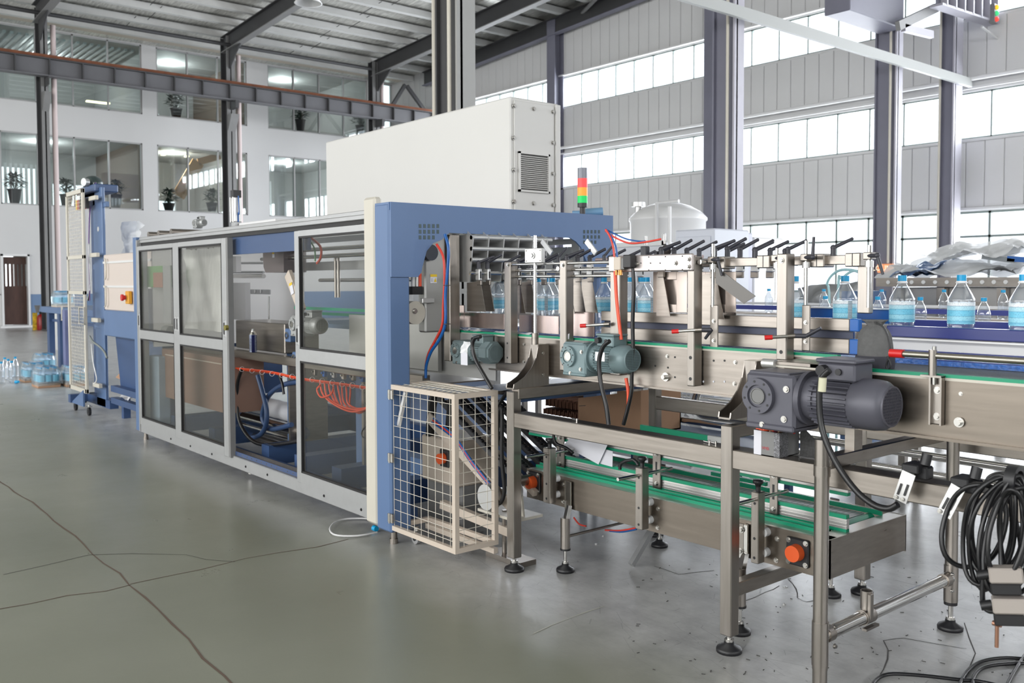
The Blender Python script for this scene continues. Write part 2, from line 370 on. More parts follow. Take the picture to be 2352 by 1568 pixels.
CR1 = mat('floor_joint_dirt', (112, 96, 84), .8); CR2 = mat('hairline_crack', (84, 82, 80), .8)
ribbon([Z0(-40, 1078), Z0(110, 1180), Z0(300, 1343), Z0(560, 1600)], .009, seed=2, jit=.012).build('floor_joint', CR1, fl)
ribbon([Z0(300, 1343), Z0(470, 1305), Z0(800, 1238)], .007, seed=3).build('crack', CR1, fl)
ribbon([Z0(0, 1400), Z0(160, 1370), Z0(300, 1343)], .01, seed=4).build('crack', CR1, fl)
ribbon([Z0(0, 1320), Z0(190, 1275), Z0(420, 1272), Z0(540, 1290)], .006, seed=5).build('crack', CR2, fl)
for k, a in enumerate([[(2010, 1560), (2040, 1515), (2030, 1470), (2080, 1466), (2220, 1490)], [(1700, 1385), (1760, 1360), (1790, 1345)], [(1810, 1330), (1832, 1352), (1830, 1372), (1850, 1383), (1872, 1378)], [(2210, 1560), (2240, 1500), (2215, 1430)], [(1500, 1300), (1560, 1320), (1640, 1310)]]):
    ribbon([Z0(*p) for p in a], .005, seed=20+k, jit=.008).build('crack', CR2, fl)
ribbon([Z0(1225, 1455), Z0(1310, 1418), Z0(1388, 1392)], .006, seed=40, jit=.004).build('paint_scratch', mat('pale_scratch', (196, 196, 184), .7), fl)
rnd = random.Random(5); deb = M()
for _ in range(120):
    x, y = rnd.uniform(1450, 2340), rnd.uniform(1290, 1560); p = Z0(x, y); a = rnd.uniform(0, 3.1); s = rnd.uniform(.004, .02)
    deb.bar((p.x, p.y, .002), (p.x+s*math.cos(a), p.y+s*math.sin(a), .002), .003, .002)
deb.build('swarf_chips', mat('dark_swarf', (66, 64, 62), .8), fl, kind='stuff')
# --- left wall with the office storeys
LW = [(6.87, 11.85, 4.46, 7.09), (12.42, 16.17, 4.46, 7.09), (17.13, 22.05, 4.46, 7.09), (22.7, 23.4, 4.46, 7.09),
      (5.6, 11.88, 8.22, 10.92), (12.44, 16.19, 8.22, 10.92), (17.13, 22.05, 8.22, 10.92), (22.7, 23.4, 8.22, 10.92)]
DOOR = (6.86, 7.66, .08, 2.59)
struct('wall_left', holed(M(), 'x', -37.25, -37, -15, 23.7, 0, 11.9, LW+[DOOR]), WHITE)
struct('baseboard_left', M().box(-37, -36.985, 7.75, 23.5, 0, 1.2), mat('blue_dado_paint', (108, 134, 168), .6))
struct('trim_1', M().box(-37, -36.2, -15, 23.5, 10.98, 11.3).box(-36.2, -36.1, -15, 23.5, 10.98, 11.75), SOFFIT)
FR = mat('window_frame_paint', (170, 170, 170), .5)
wn = 0
def window(axis, at, u0, u1, z0, z1, us, zs=(), fw_=.05, glass=GLASS, frame=FR, inner=.06, name=None):
    global wn; wn += 1
    mb = M(); g = at
    bx = (lambda a, b, c, d, t=0: mb.box(g-inner-t, g+inner, a, b, c, d)) if axis == 'x' else (lambda a, b, c, d, t=0: mb.box(a, b, g-inner-t, g+inner, c, d))
    bx(u0, u0+fw_, z0, z1); bx(u1-fw_, u1, z0, z1); bx(u0, u1, z0, z0+fw_); bx(u0, u1, z1-fw_, z1)
    for u in us: bx(u-fw_/2, u+fw_/2, z0, z1)
    for z in zs: bx(u0, u1, z-fw_/2, z+fw_/2)
    o = struct('window_%d' % wn, mb, frame)
    L = [u0]+list(us)+[u1]; ZZ = [z0]+list(zs)+[z1]
    for a, b in zip(L, L[1:]):
        for c, d in zip(ZZ, ZZ[1:]):
            q = M()
            if axis == 'x': q.box(g-.006, g+.006, a+fw_/2, b-fw_/2, c+fw_/2, d-fw_/2)
            else: q.box(a+fw_/2, b-fw_/2, g-.006, g+.006, c+fw_/2, d-fw_/2)
            q.build('pane', glass, o)
    return o
for (a, b, c, d) in LW:
    n = max(1, round((b-a)/1.245)); window('x', -37.1, a, b, c, d, [a+(b-a)*i/n for i in range(1, n)])
# door: white leaf standing open, wooden slatted gate in the opening
dr = struct('door_1', M().box(-37.05, -36.92, 6.80, 6.87, .05, 2.66).box(-37.05, -36.92, 7.66, 7.73, .05, 2.66).box(-37.05, -36.92, 6.80, 7.73, 2.59, 2.66).box(-37.1, -36.7, 6.7, 7.9, 0, .07), WHITEM)
WOOD = mat('dark_red_wood', (74, 50, 42), .6, 0, .2, 10, stretch=(1, 1, .2))
for k in range(6): M().box(-37.2, -37.17, 6.9+k*.128, 6.975+k*.128, .1, 2.5).build('slat', WOOD, dr)
M().box(-37.19, -37.16, 6.88, 7.66, .1, 1.5).build('lower_board', WOOD, dr); M().box(-37.19, -37.16, 6.88, 7.66, 2.3, 2.56).build('head_board', WOOD, dr)
M().box(-37.04, -36.99, 6.62, 6.80, .08, 2.5, .01).build('door_leaf', WHITEM, dr)
M().cyl((-36.98, 6.74, 1.2), (-36.9, 6.74, 1.2), .02).build('door_handle', CHROME, dr)
# rooms behind the glass: slabs, partitions, back wall with its own daylight
RM = mat('room_wall_grey', (196, 194, 192), .8); RMD = mat('room_wall_brown', (128, 112, 100), .8)
struct('trim_2', M().box(-44, -37.25, -2, 23.7, 4.0, 4.4).box(-44, -37.25, -2, 23.7, 7.3, 8.15).box(-44, -37.25, -2, 23.7, 11.2, 11.5), mat('room_slab', (190, 188, 186), .8))
struct('wall_rear', holed(M(), 'x', -44.2, -44, -2, 23.7, 0, 11.5, [(5, 9.6, 4.6, 6.6), (10.2, 11.6, 4.6, 6.0), (14.4, 15.6, 4.7, 5.5), (17.2, 20.5, 4.7, 6.8), (4.6, 7.2, 8.3, 9.6), (11.2, 11.9, 8.3, 9.3), (12.6, 14.9, 8.4, 9.6), (17.5, 19.5, 8.4, 9.0), (6.2, 8.6, .3, 2.8)]), RM)
for k, (y, z0, z1, mm) in enumerate([(12.1, 4.4, 7.3, RMD), (16.6, 4.4, 7.3, RM), (12.1, 8.15, 11.2, RM), (16.6, 8.15, 11.2, RMD), (22.3, 4.4, 7.3, RM), (22.3, 8.15, 11.2, RM)]):
    struct('trim_%d' % (3+k), M().box(-44, -37.3, y-.08, y+.08, z0, z1), mm)
bl = thing('vertical_blind', 'pale vertical blinds hanging behind the lower office window above the wooden gate', 'blinds', (-43.5, 7, 4.4))
for k in range(24): M().box(-43.5, -43.47, 5.2+k*.2, 5.31+k*.2, 4.5, 6.7).build('slat', LGREY, bl)
gr = thing('slatted_ceiling', 'slatted grey ceiling seen through the upper office glazing', 'ceiling slats', (-40, 8, 10.7))
for k in range(26): M().box(-43.8, -37.5, 5.4+k*.25, 5.5+k*.25, 10.72, 10.8).build('slat', LGREY, gr)
st = thing('staircase', 'timber stair balustrade rising behind the lower office glazing', 'staircase', (-40, 13, 4.4))
a, b = P(410, 450, X=-40), P(455, 372, X=-40); M().bar(a, b, .1, .55).build('string_board', mat('lit_timber', (206, 160, 110), .6), st)
c = P(505, 358, X=-40); M().bar(b, c, .1, .3).build('handrail', MC['lit_timber'], st)
fra = thing('wall_picture', 'framed dark picture on the brown partition behind the lower glazing', 'picture', P(487, 425, X=-41.9))
a, b = P(481, 405, X=-41.9), P(494, 448, X=-41.9); M().box(-41.93, -41.88, a.y, b.y, b.z, a.z).build('frame', WHITEM, fra); M().box(-41.88, -41.86, a.y+.08, b.y-.08, b.z+.08, a.z-.08).build('print', DARK, fra)
for k, (x, y, X) in enumerate([(375, 355, -40), (429, 359, -40), (225, 235, -40)]):
    p = P(x, y, X=X); s_ = .08 if k < 2 else .45
    o = M().box(p.x-.1, p.x+.1, p.y-s_, p.y+s_, p.z-.03, p.z+.03).build('office_lamp', glow('warm_lamp', (255, 236, 190), 3), world=p)  # the long third box glows in place of a lamp's reflection
    tag(o, ['small bright ceiling lamp at the left in the brown office', 'small bright ceiling lamp at the right in the brown office', 'long glowing box standing in for a lamp reflected low in the upper left office'][k], 'lamp')
# --- gable wall
GX0, GX1 = -37, 20
GH = [(-35.5, 12, 8.12, 9.24), (-35.5, 12, 5.14, 6.3), (-35.5, 12, 1.27, 3.33)]
struct('wall_right', holed(M(), 'y', 23.5, 23.72, GX0, GX1, 0, 14, GH), LGREY)
wr = bpy.data.objects['wall_right']
PANC = mat('ribbed_wall_sheet', (212, 212, 212), .55, .0, .02, 1)
for (z0, z1) in ((3.42, 5.06), (6.62, 8.06), (9.34, 12.6)):
    me = None
    for k in range(68):
        x = -36.4+k*.46
        if me is None: me = M().box(-.222, .222, 23.468, 23.5, z0, z1, .012).build('panel', PANC, wr); me.location.x = x
        else:
            o = me.copy(); COL.objects.link(o); o.parent = wr; o.location.x = x
MUL = mat('mullion_grey_green', (128, 140, 136), .5)
posts = [-35.5, -25.4, -18.05, -10.9, -3.6, 4, 12]
for a, b in zip(posts, posts[1:]):
    n = max(1, round((b-a-.4)/.916))
    us = [a+.2+(b-a-.4)*i/n for i in range(1, n)]
    for (z0, z1) in ((8.12, 9.24), (5.14, 6.3)): window('y', 23.6, a, b, z0, z1, us, (), .04, OUTP, MUL, .05)
    window('y', 23.6, a, b, 1.27, 3.33, us, (2.7,), .06, OUTP, MUL, .05)
for a in (posts[1], posts[2], posts[4]):
    t = thing('gable_post', 'blue-grey steel gable post %s' % {-25.4: 'standing just right of the big grey cabinet', -18.05: 'hidden mostly behind the second hall column', -10.9: 'at the far end of the right column row', -3.6: 'outside the right edge'}[a], 'column', (a, 23.3, 0))
    M().box(a-.22, a+.22, 23.0, 23.04, 0, 11.3).box(a-.22, a+.22, 23.42, 23.46, 0, 11.3).box(a-.02, a+.02, 23.04, 23.42, 0, 11.3).build('shaft', DARKB, t)
# sill and head rails along the gable
struct('trim_20', M().box(-35.5, 12, 23.40, 23.48, 6.36, 6.42).box(-35.5, 12, 23.36, 23.48, 9.27, 9.32).box(-35.5, 12, 23.42, 23.5, 3.36, 3.42).box(-35.5, 12, 23.42, 23.5, 5.06, 5.12), LGREY)
p = M().cyl((-35, 23.25, 6.58), (12, 23.25, 6.58), .055, 10).build('wall_pipe', WHITEP, world=Vector((-12, 23.25, 6.58))); tag(p, 'white pipe running along the gable wall above the middle windows', 'pipe')
# walls behind the camera with their own window bands
struct('wall_front', holed(M(), 'y', -14.7, -14.5, GX0, GX1, 0, 13, [(-30, 10, .8, 4.4), (-30, 10, 6, 8.4)]), LGREY)
struct('wall_back', holed(M(), 'x', 18.4, 18.6, -15, 23.7, 0, 13, [(-11, 19, 5.8, 8.2)]), LGREY)
# --- roof
def rz(x): return 10.45+.055*(min(x, -2)+30.57)
cl = struct('ceiling', M().prism([(-37.3, rz(-37.3)+.86), (-2, rz(-2)+.86), (20, rz(-2)+.86), (20, rz(-2)+1.0), (-2, rz(-2)+1.0), (-37.3, rz(-37.3)+1.0)], 'y', -15, 23.7), FOIL)
PUR = mat('purlin_paint', (206, 206, 204), .5, .1, .05, 2)
me = None
for k in range(30):
    x = -35.3+k*1.5
    if me is None: me = M().box(-.11, .11, -14.5, 23.4, -.22, 0).build('purlin', PUR, cl)
    else: me2 = me.copy(); COL.objects.link(me2); me2.parent = cl; me2.location = (x, 0, rz(x)+.82); continue
    me.location = (x, 0, rz(x)+.82)
rods = M()
for y in (3.5, 10.6, 17): 
    for k in range(14): x = -35+k*1.5; rods.cyl((x, y+(k % 2)*.4, rz(x)+.68), (x+1.5, y+(k % 2)*.4, rz(x+1.5)+.72), .012, 5)
rods.build('sag_rods', DARK, cl, kind='stuff')
for k, y in enumerate((1.0, 7.45, 13.9, 20.35, 23.05)):
    t = thing('roof_rafter', 'dark steel roof rafter %s' % ['nearest the camera over the walkway', 'running up from the leftmost office column', 'running up from the second office column', 'running up from the third office column', 'lying along the top of the gable wall'][k], 'rafter', (-20, y, rz(-20)), None)
    w_ = .13
    def pr_(z0, z1, ya, yb): return M().prism([(-33.8, rz(-33.8)+z0), (-2, rz(-2)+z0), (19, rz(-2)+z0), (19, rz(-2)+z1), (-2, rz(-2)+z1), (-33.8, rz(-33.8)+z1)], 'y', ya, yb)
    pr_(0, .03, y-w_, y+w_).build('bottom_flange', GREY if k < 4 else DARKB, t); pr_(.03, .57, y-.015, y+.015).build('web', DARK, t); pr_(.57, .6, y-w_, y+w_).build('top_flange', DARK, t)
    if k < 4: M().prism([(-33.4, rz(-33.4)+.03), (-33.4, rz(-33.4)-.75), (-32.2, rz(-32.2)+.03)], 'y', y-.02, y+.02).build('haunch', DARK, t)
for k, (a, b) in enumerate([((1288, 82), (1372, -6)), ((1030, 2), (1110, 60)), ((905, 238), (945, 190)), ((1300, 40), (1180, 20))][:2]):
    pa = P(a[0], a[1], Z=rz(-25)+.3); pb = P(b[0], b[1], Z=rz(-20)+.3)
    o = M().cyl(pa, pb, .07, 8).build('roof_brace', GREY, world=pa); tag(o, ['grey tubular roof brace running up over the gable end', 'thin grey roof brace beside the tall hall column'][k], 'brace')
# columns of the left row with pipes, runway girder
LOC = ['leftmost dark steel column in front of the offices', 'second dark steel column in front of the offices', 'third dark steel column in front of the offices, over the conveyor cabinet']
for k, (pl, pm, prr) in enumerate([(84, 96, 113), (508, 522, 541), (846, 857, 872)]):
    ya = P(pm, 250, X=-33.3).y; yb = P(prr, 250, X=-33.3).y; xa = P(pl, 250, Y=ya).x
    t = thing('steel_column', LOC[k], 'column', (-33.5, (ya+yb)/2, 0)); top = rz(-33.5)+.55
    M().box(-33.34, -33.3, ya, yb, 0, top).build('front_flange', GREY, t); M().box(xa, xa+.04, ya, yb, 0, top).build('rear_flange', DARK, t); M().box(xa, -33.3, (ya+yb)/2-.02, (ya+yb)/2+.02, 0, top).build('web', DARK, t)  # pale front, dark web and rear: light and recess shade put into colours
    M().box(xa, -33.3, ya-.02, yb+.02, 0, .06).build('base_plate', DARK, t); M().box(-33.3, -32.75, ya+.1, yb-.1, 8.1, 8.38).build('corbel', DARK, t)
    M().prism([(-33.3, 7.3), (-32.95, 7.9), (-33.3, 7.9)], 'y', ya+.02, yb).build('floodlight_bracket', GREY, t)
    o = M().cyl((-33.45, yb+.2, 0), (-33.45, yb+.2, 10.2), .085, 12).build('rain_pipe', mat('pinkish_pipe', (206, 190, 188), .5), world=Vector((-33.45, yb+.2, 0)))
    tag(o, ['pale rain pipe beside the leftmost office column', 'pale rain pipe beside the second office column', 'pale rain pipe beside the third office column'][k], 'pipe')
gd = thing('crane_runway', 'long dark grey crane runway girder with rusty rail crossing in front of the offices', 'girder', (-33, 14, 8.4))
GRD = mat('girder_paint', (98, 98, 102), .5, 0, .1, 1)
M().box(-33.16, -32.84, -4, 23, 8.38, 8.42).build('bottom_flange', GRD, gd); M().box(-33.02, -32.98, -4, 23, 8.42, 8.94).build('web', GRD, gd); M().box(-33.16, -32.84, -4, 23, 8.94, 8.98).build('top_flange', DARK, gd); M().box(-33.05, -32.95, -4, 23, 8.98, 9.1).build('rail', RUST, gd)
me = None
for k in range(22):
    if me is None: me = M().box(-32.98, -32.85, -.02, .02, 8.42, 8.94).build('stiffener', DARK, gd); me.location.y = 1.5
    else: o = me.copy(); COL.objects.link(o); o.parent = gd; o.location.y = 1.5+k*1.02
o = M().cyl((-33.2, -4, 10.48), (-33.2, 20, 10.48), .07, 8).build('eave_strut', DARK, world=Vector((-33.2, 8, 10.48))); tag(o, 'long dark eave strut tying the office columns near the roof', 'strut')
for k, (a, b) in enumerate([((905, 236), (930, 195)), ((934, 197), (965, 240))]):
    pa, pb = P(*a, X=-33.4), P(*b, X=-33.4); pa = pa+(pa-pb)*((20.5-pa.y)/(pa.y-pb.y)) if k == 0 else pa; pb = pb+(pb-pa)*((23.45-pb.y)/(pb.y-pa.y)) if k else pb
    o = M().bar(pa, pb, .14, .14).build('bay_brace', DARK, world=pa); tag(o, ['left dark diagonal of the bracing in the last office bay', 'right dark diagonal of the bracing in the last office bay'][k], 'brace')
# right column row
NM = ['tall grey hall column rising behind the big cabinet', 'second hall column, broad and blue-grey, behind the lane clamps', 'third hall column with the orange display on it', 'fourth hall column, set close to the gable wall']
for k, (pl, pm, prr, yy) in enumerate([(1000, 1050, 1092, 200), (1635, 1686, 1708, 300), (2006, 2056, 2070, 420), (2155, 2188, 2207, 420)]):
    XR = -10.3 if k == 3 else -10.5; ya = P(pm, yy, X=XR).y; yb = P(prr, yy, X=XR).y; xa = P(pl, yy, Y=ya).x
    t = thing('hall_column', NM[k], 'column', (-10.7, (ya+yb)/2, 0)); top = rz(-10.7)+.1
    M().box(XR-.04, XR, ya, yb, 0, top).build('front_flange', mat('lit_grey_flange', (156, 156, 154), .5) if k == 0 else LCOL, t); M().box(xa, xa+.04, ya, yb, 0, top).build('rear_flange', DARKB if k else DARK, t)  # front flange coloured as lit, rear flange and web as shaded
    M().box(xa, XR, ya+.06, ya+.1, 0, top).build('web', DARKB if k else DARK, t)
    o = M().cyl((-10.62, ya-.05, 2.0), (-10.62, ya-.05, top-.5), .03, 8).build('cable_conduit', CREAM, world=Vector((-10.62, ya-.05, 2))); tag(o, 'pale conduit running down the %s hall column' % ['tall grey', 'second', 'third', 'fourth'][k], 'conduit')
x1 = P(998, 150, Y=8.0).x
o = M().cyl((x1, 8, 2), (x1, 8, 11.2), .04, 8).build('cable_conduit', CREAM, world=Vector((x1, 8, 2))); tag(o, 'cream conduit on the far left edge of the tall grey hall column', 'conduit')
o = M().box(-10.28, -10.2, 4, 23.3, 6.38, 6.59).build('light_beam', mat('beam_paint', (172, 174, 172), .6), world=Vector((-10.24, 14, 6.34))); tag(o, 'pale steel channel sloping across the right columns in the picture', 'beam')
# parked crane parts at the top right
CB = thing('bridge_crane', 'dark bridge crane end carriage parked at the top of the third hall column', 'crane', (-10.2, 19.5, 7.2))
a, b = P(1952, 24, X=-10.3), P(2075, 66, X=-10.3)
M().box(-10.9, -10.3, a.y, b.y, b.z, b.z+1.6, .02).build('carriage', DARKB, CB)
M().box(-10.95, -10.28, a.y-.1, b.y+.1, b.z+.75, b.z+.82).build('walkway', GREY, CB); M().cyl((-10.2, a.y+.5, b.z+.9), (-10.2, a.y+.5, b.z+1.5), .18, 12).build('drive_motor', DARK, CB)
a, b = P(2150, 12, X=-9.8), P(2286, 57, X=-9.8)
G2 = thing('crane_girder', 'grey ribbed girder hanging across the top right corner', 'girder', a)
M().bar(a, b, .3, .05).build('bottom_flange', LCOL, G2); M().bar(a+Vector((0, 0, .35)), b+Vector((0, 0, .35)), .03, .7).build('web', DARKB, G2); M().bar(a+Vector((0, 0, .7)), b+Vector((0, 0, .7)), .3, .05).build('top_flange', LCOL, G2)
M().bar(a+Vector((0, 0, .76)), b+Vector((0, 0, .76)), .06, .06).build('conductor_rail', RED, G2)
for k in range(7): p = a.lerp(b, (k+.5)/7); M().box(p.x, p.x+.16, p.y-.03, p.y+.03, p.z, p.z+.7).build('stiffener', LCOL, G2)
M().bar(P(2062, 60, X=-10), P(2150, 18, X=-10), .1, .2).build('knee_brace', GREY, G2)
M().bar(P(2075, 64, X=-10), P(2140, 80, X=-10), .1, .16).build('lower_brace', LCOL, G2)
SL = thing('signal_lamp', 'small red, amber and green signal lamp at the crane girder end', 'lamp', P(2282, 30, X=-9.6))
p = P(2282, 30, X=-9.6); M().box(p.x-.06, p.x+.06, p.y-.09, p.y+.09, p.z-.25, p.z+.2).build('housing', GREY, SL)
for i, (c, nme) in enumerate([((250, 180, 40), 'amber_lamp'), ((60, 190, 120), 'green_lamp'), ((240, 70, 60), 'red_lamp')]): M().sph((p.x+.07, p.y, p.z+.12-.14*i), .06, 10).build('lens', glow(nme, c, .8), SL, label=nme.replace('_', ' '))
a, b = P(2255, 62, X=-9.7), P(2360, 140, X=-9.7); o = M().cyl(a, b, .03, 6).build('crane_cable', LGREY, world=a); tag(o, 'thin grey cable running down from the crane girder to the right', 'cable')
# ceiling lamp
p = P(708, 8, X=-18); t = thing('high_bay_lamp', 'round pale high-bay lamp hanging under the roof beside the rafter', 'lamp', p)
M().lathe(p, [(.02, .5), (.1, .45), (.14, .2), (.3, 0), (.28, 0)], 16).build('reflector', WHITEM, t); M().cyl(p+Vector((0, 0, .5)), p+Vector((0, 0, 1.3)), .015, 6).build('hanger', DARK, t)
# plants behind the office windows
LEAF = mat('dark_leaf', (42, 66, 48), .5, 0, .3, 9); POT = mat('charcoal_pot', (60, 54, 56), .5)
def plant(px, py, h, label, seed, X=-37.85, spread_=.42):
    p = P(px, py, X=X); t = thing('potted_plant', label, 'plant', p, None); rnd = random.Random(seed)
    M().lathe(p, [(0, 0), (.16, 0), (.23, .42*h), (.25, .42*h), (.25, .45*h), (.2, .45*h), (.19, .38*h), (0, .38*h)], 14).build('pot', POT, t)
    mb = M()
    for i in range(130):
        a = rnd.uniform(0, 6.3); e = rnd.uniform(-.2, 1.2); r = rnd.uniform(.1, spread_); q = p+Vector((math.cos(a)*r*math.cos(e)*.8, math.sin(a)*r*math.cos(e), .45*h+.08+math.sin(e)*spread_+.1))
        l = .2; d = Vector((math.cos(a), math.sin(a), rnd.uniform(-.6, .5))).normalized(); s_ = d.cross(Vector((0, 0, 1))).normalized()*.05
        mb.add([q-d*l*.5, q+s_, q+d*l, q-s_], [(0, 1, 2, 3)])
        if i % 4 == 0: mb.cyl(p+Vector((0, 0, .4*h)), q, .006, 4, caps=False)
    mb.build('foliage', LEAF, t)
for i, a in enumerate([(34, 468, 1.2, 'bushy plant in a dark pot behind the far left lower window'), (153, 476, 1.1, 'dark bushy plant behind the lift tower in the lower window'), (266, 478, 1.2, 'dark plant in a pot right of the blue lift tower, lower window'), (487, 485, .8, 'small plant low in the brown office window'), (388, 484, .7, 'low green plant at the left of the brown office window'),
                       (405, 272, .9, 'dark plant behind the upper office window below the girder'), (690, 300, 1.1, 'dark plant in the upper office window above the enclosure'), (828, 308, .9, 'dark plant in the upper office window near the third column')]): plant(*a, seed=i+3)
# ================================================================ generic builders
def bolt(mb, x, y, z, r=.009, h=.01, ax=(0, -1, 0)):
    a = Vector(ax); p = Vector((x, y, z)); mb.cyl(p, p+a*h*.3, r*1.5, 12); mb.cyl(p+a*h*.3, p+a*h, r, 6)
def bolts(parent, pts, r=.009, h=.012, ax=(0, -1, 0), name='bolt', m=BOLT):
    first = None
    for p in pts:
        if first is None:
            mb = M(); bolt(mb, p[0], p[1], p[2], r, h, ax); first = mb.build(name, m, parent); p0 = Vector(p)
        else:
            o = first.copy(); COL.objects.link(o); o.parent = parent; o.location = Vector(p)-p0
def pipe_foot(parent, x, y, z, r=.05, rod=.009):
    M().cyl((x, y, .02), (x, y, z+.05), rod, 10).build('threaded_rod', BOLT, parent)
    M().lathe((x, y, 0), [(0, 0), (r, 0), (r*1.02, .012), (r*.95, .02), (r*.42, .034), (r*.4, .045), (0, .045)], 20).build('foot_pad', BLACK, parent)
    M().cyl((x, y, .045), (x, y, .057), rod*1.9, 6).build('lock_nut', BOLT, parent)
def text(body, size, loc, rot, m, name='lettering', parent=None, world=None, label=None):
    c = bpy.data.curves.new(name, 'FONT'); c.body = body; c.size = size; c.align_x = 'CENTER'; c.align_y = 'CENTER'; c.extrude = .0006; c.resolution_u = 2
    c.materials.append(m); o = bpy.data.objects.new(name, c); COL.objects.link(o); bpy.context.view_layer.update(); me = bpy.data.meshes.new_from_object(o.evaluated_get(bpy.context.evaluated_depsgraph_get())); bpy.data.objects.remove(o); o = bpy.data.objects.new(name, me); COL.objects.link(o)
    if parent: o.parent = parent; o.location = Vector(loc)-wloc(parent)
    else: o.location = loc
    o.rotation_euler = rot
    if label: o['label'] = label
    return o
FRONT = (R(90), 0, 0); SIDE = (R(90), 0, R(90))
def gearmotor(name, label, x0, yf, zc, s, m, gear_w=.25, axis_x=True, jb=True, square=False, cat='motor'):
    '''x0: left edge of gearbox, yf: front face plane, zc: axis height, s: scale'''
    t = thing(name, label, cat, (x0+.1*s, yf+.1*s, zc-.14*s))
    w_ = gear_w*s
    M().box(x0, x0+w_, yf, yf+.2*s, zc-.14*s, zc+.10*s, .012*s).box(x0+.01, x0+w_*.86, yf+.01*s, yf+.19*s, zc+.09*s, zc+.108*s, .004).box(x0+.005, x0+w_*1.0, yf-.008*s, yf+.19*s, zc-.145*s, zc-.118*s, .006).build('gearbox', m, t)
    cx, cz = x0+.075*s, zc
    fb = M().lathe((cx, yf, cz), [(0, .012*s), (.048*s, .012*s), (.050*s, .022*s), (.078*s, .022*s), (.08*s, 0), (.08*s, -.01)], 28, (0, -1, 0), True)
    fb.build('output_flange', m, t)
    M().lathe((cx, yf-.012*s, cz), [(0, .006*s), (.03*s, .006*s), (.034*s, 0)], 20, (0, -1, 0), True).ring((cx, yf-.012*s, cz), (cx, yf-.02*s, cz), .036*s, .032*s, 22).build('shaft_cover', GREY if s > .85 else CHROME, t)
    for k in range(8): a = k*math.pi/4+.2; M().cyl((cx+.065*s*math.cos(a), yf-.022*s, cz+.065*s*math.sin(a)), (cx+.065*s*math.cos(a), yf-.0235*s, cz+.065*s*math.sin(a)), .0055*s, 8).build('flange_hole', BLACK, t)
    for (bx, bz) in ((.09, -.127), (.2, -.09), (.21, .04)): mb = M(); bolt(mb, x0+bx*s, yf-.002, zc+bz*s, .010*s, .008*s); mb.build('bolt', BOLT, t)
    ay = yf+.1*s; xm = x0+w_; r = .1*s
    M().lathe((xm-.02*s, ay, zc), [(.085*s, 0), (.115*s, .02*s), (.118*s, .045*s), (.095*s, .045*s), (.092*s, .09*s)], 28, (1, 0, 0), True).build('adapter_flange', m, t)
    M().cyl((xm+.05*s, ay, zc), (xm+.25*s, ay, zc), r*.86, 24).build('motor_body', m, t)
    fn = M()
    for k in range(28):
        a = 2*math.pi*k/28
        if abs(math.sin(a)-1) < .12: continue
        d = Vector((0, math.cos(a), math.sin(a))); p = Vector((0, ay, zc))+d*r*.93
        if square: d2 = max(abs(d.y), abs(d.z)); p = Vector((0, ay, zc))+d*r*.86/d2*.95
        fn.bar((xm+.06*s, p.y, p.z), (xm+.235*s, p.y, p.z), .0045*s, .03*s, 0, d)
    fn.build('cooling_fins', m, t)
    xe = xm+.235*s; L_ = .145*s
    if square:
        sh = M()
        oc = [(r*1.06*math.cos(a)*(1.16 if k % 2 == 0 else 1.16), r*1.06*math.sin(a)*1.16) for k, a in enumerate([R(22.5+45*i) for i in range(8)])]
        sh.prism([(ay+p[0], zc+p[1]) for p in oc], 'x', xe, xe+L_*.8); sh.prism([(ay+p[0]*.86, zc+p[1]*.86) for p in oc], 'x', xe+L_*.8, xe+L_)
        sh.build('fan_cowl', m, t)
    else: M().lathe((xe, ay, zc), [(r*1.02, 0), (r*1.05, .01*s), (r*1.05, L_*.55), (r*1.0, L_*.8), (r*.82, L_*.98), (r*.8, L_*.98)], 30, (1, 0, 0)).build('fan_cowl', m, t)
    gr_ = M().cyl((xe+L_*.96, ay, zc), (xe+L_*.985, ay, zc), r*.8, 26); gr_.build('fan_grille', BLACK, t)
    g = M(); q = r*.72; n = 6
    for k in range(-n, n+1):
        h = math.sqrt(max(0, (q*1.05)**2-(q*k/n)**2))
        g.box(xe+L_*.985, xe+L_*1.015, ay+q*k/n-.0015*s, ay+q*k/n+.0015*s, zc-h, zc+h); g.box(xe+L_*.985, xe+L_*1.015, ay-h, ay+h, zc+q*k/n-.0015*s, zc+q*k/n+.0015*s)
    g.ring((xe+L_*.97, ay, zc), (xe+L_*1.02, ay, zc), r*.83, r*.76, 26)
    g.build('grille_bars', m, t)
    if jb:
        xj = xm+.09*s
        M().box(xj, xj+.17*s, ay-.075*s, ay+.07*s, zc+r*.9, zc+.165*s, .008*s).build('junction_box', m, t); M().box(xj-.006*s, xj+.176*s, ay-.081*s, ay+.076*s, zc+.165*s, zc+.182*s, .005*s).build('junction_box_lid', m, t)
        M().cyl((xj+.035*s, ay-.075*s, zc+.135*s), (xj+.035*s, ay-.11*s, zc+.133*s), .022*s, 12).build('cable_gland', BLACK, t)
        M().cyl((xj+.10*s, ay-.075*s, zc+.13*s), (xj+.10*s, ay-.084*s, zc+.13*s), .014*s, 12).build('blind_plug', BLACK, t)
        return t, Vector((xj+.035*s, ay-.11*s, zc+.133*s))
    return t, None
def lever(parent, x, y, z, ang, s=1, up_=35):
    d = Vector((math.cos(R(ang))*math.cos(R(up_)), math.sin(R(ang))*math.cos(R(up_)), math.sin(R(up_)))); p = Vector((x, y, z))
    h = .03*s
    M().cyl(p, p+Vector((0, 0, h)), .010*s, 10).sph(p+Vector((0, 0, h)), .0115*s, 8).cyl(p+Vector((0, 0, h)), p+Vector((0, 0, h))+d*.075*s, .0075*s, 8, .0062*s).sph(p+Vector((0, 0, h))+d*.075*s, .0068*s, 8).build('clamp_lever', LEVER, parent)
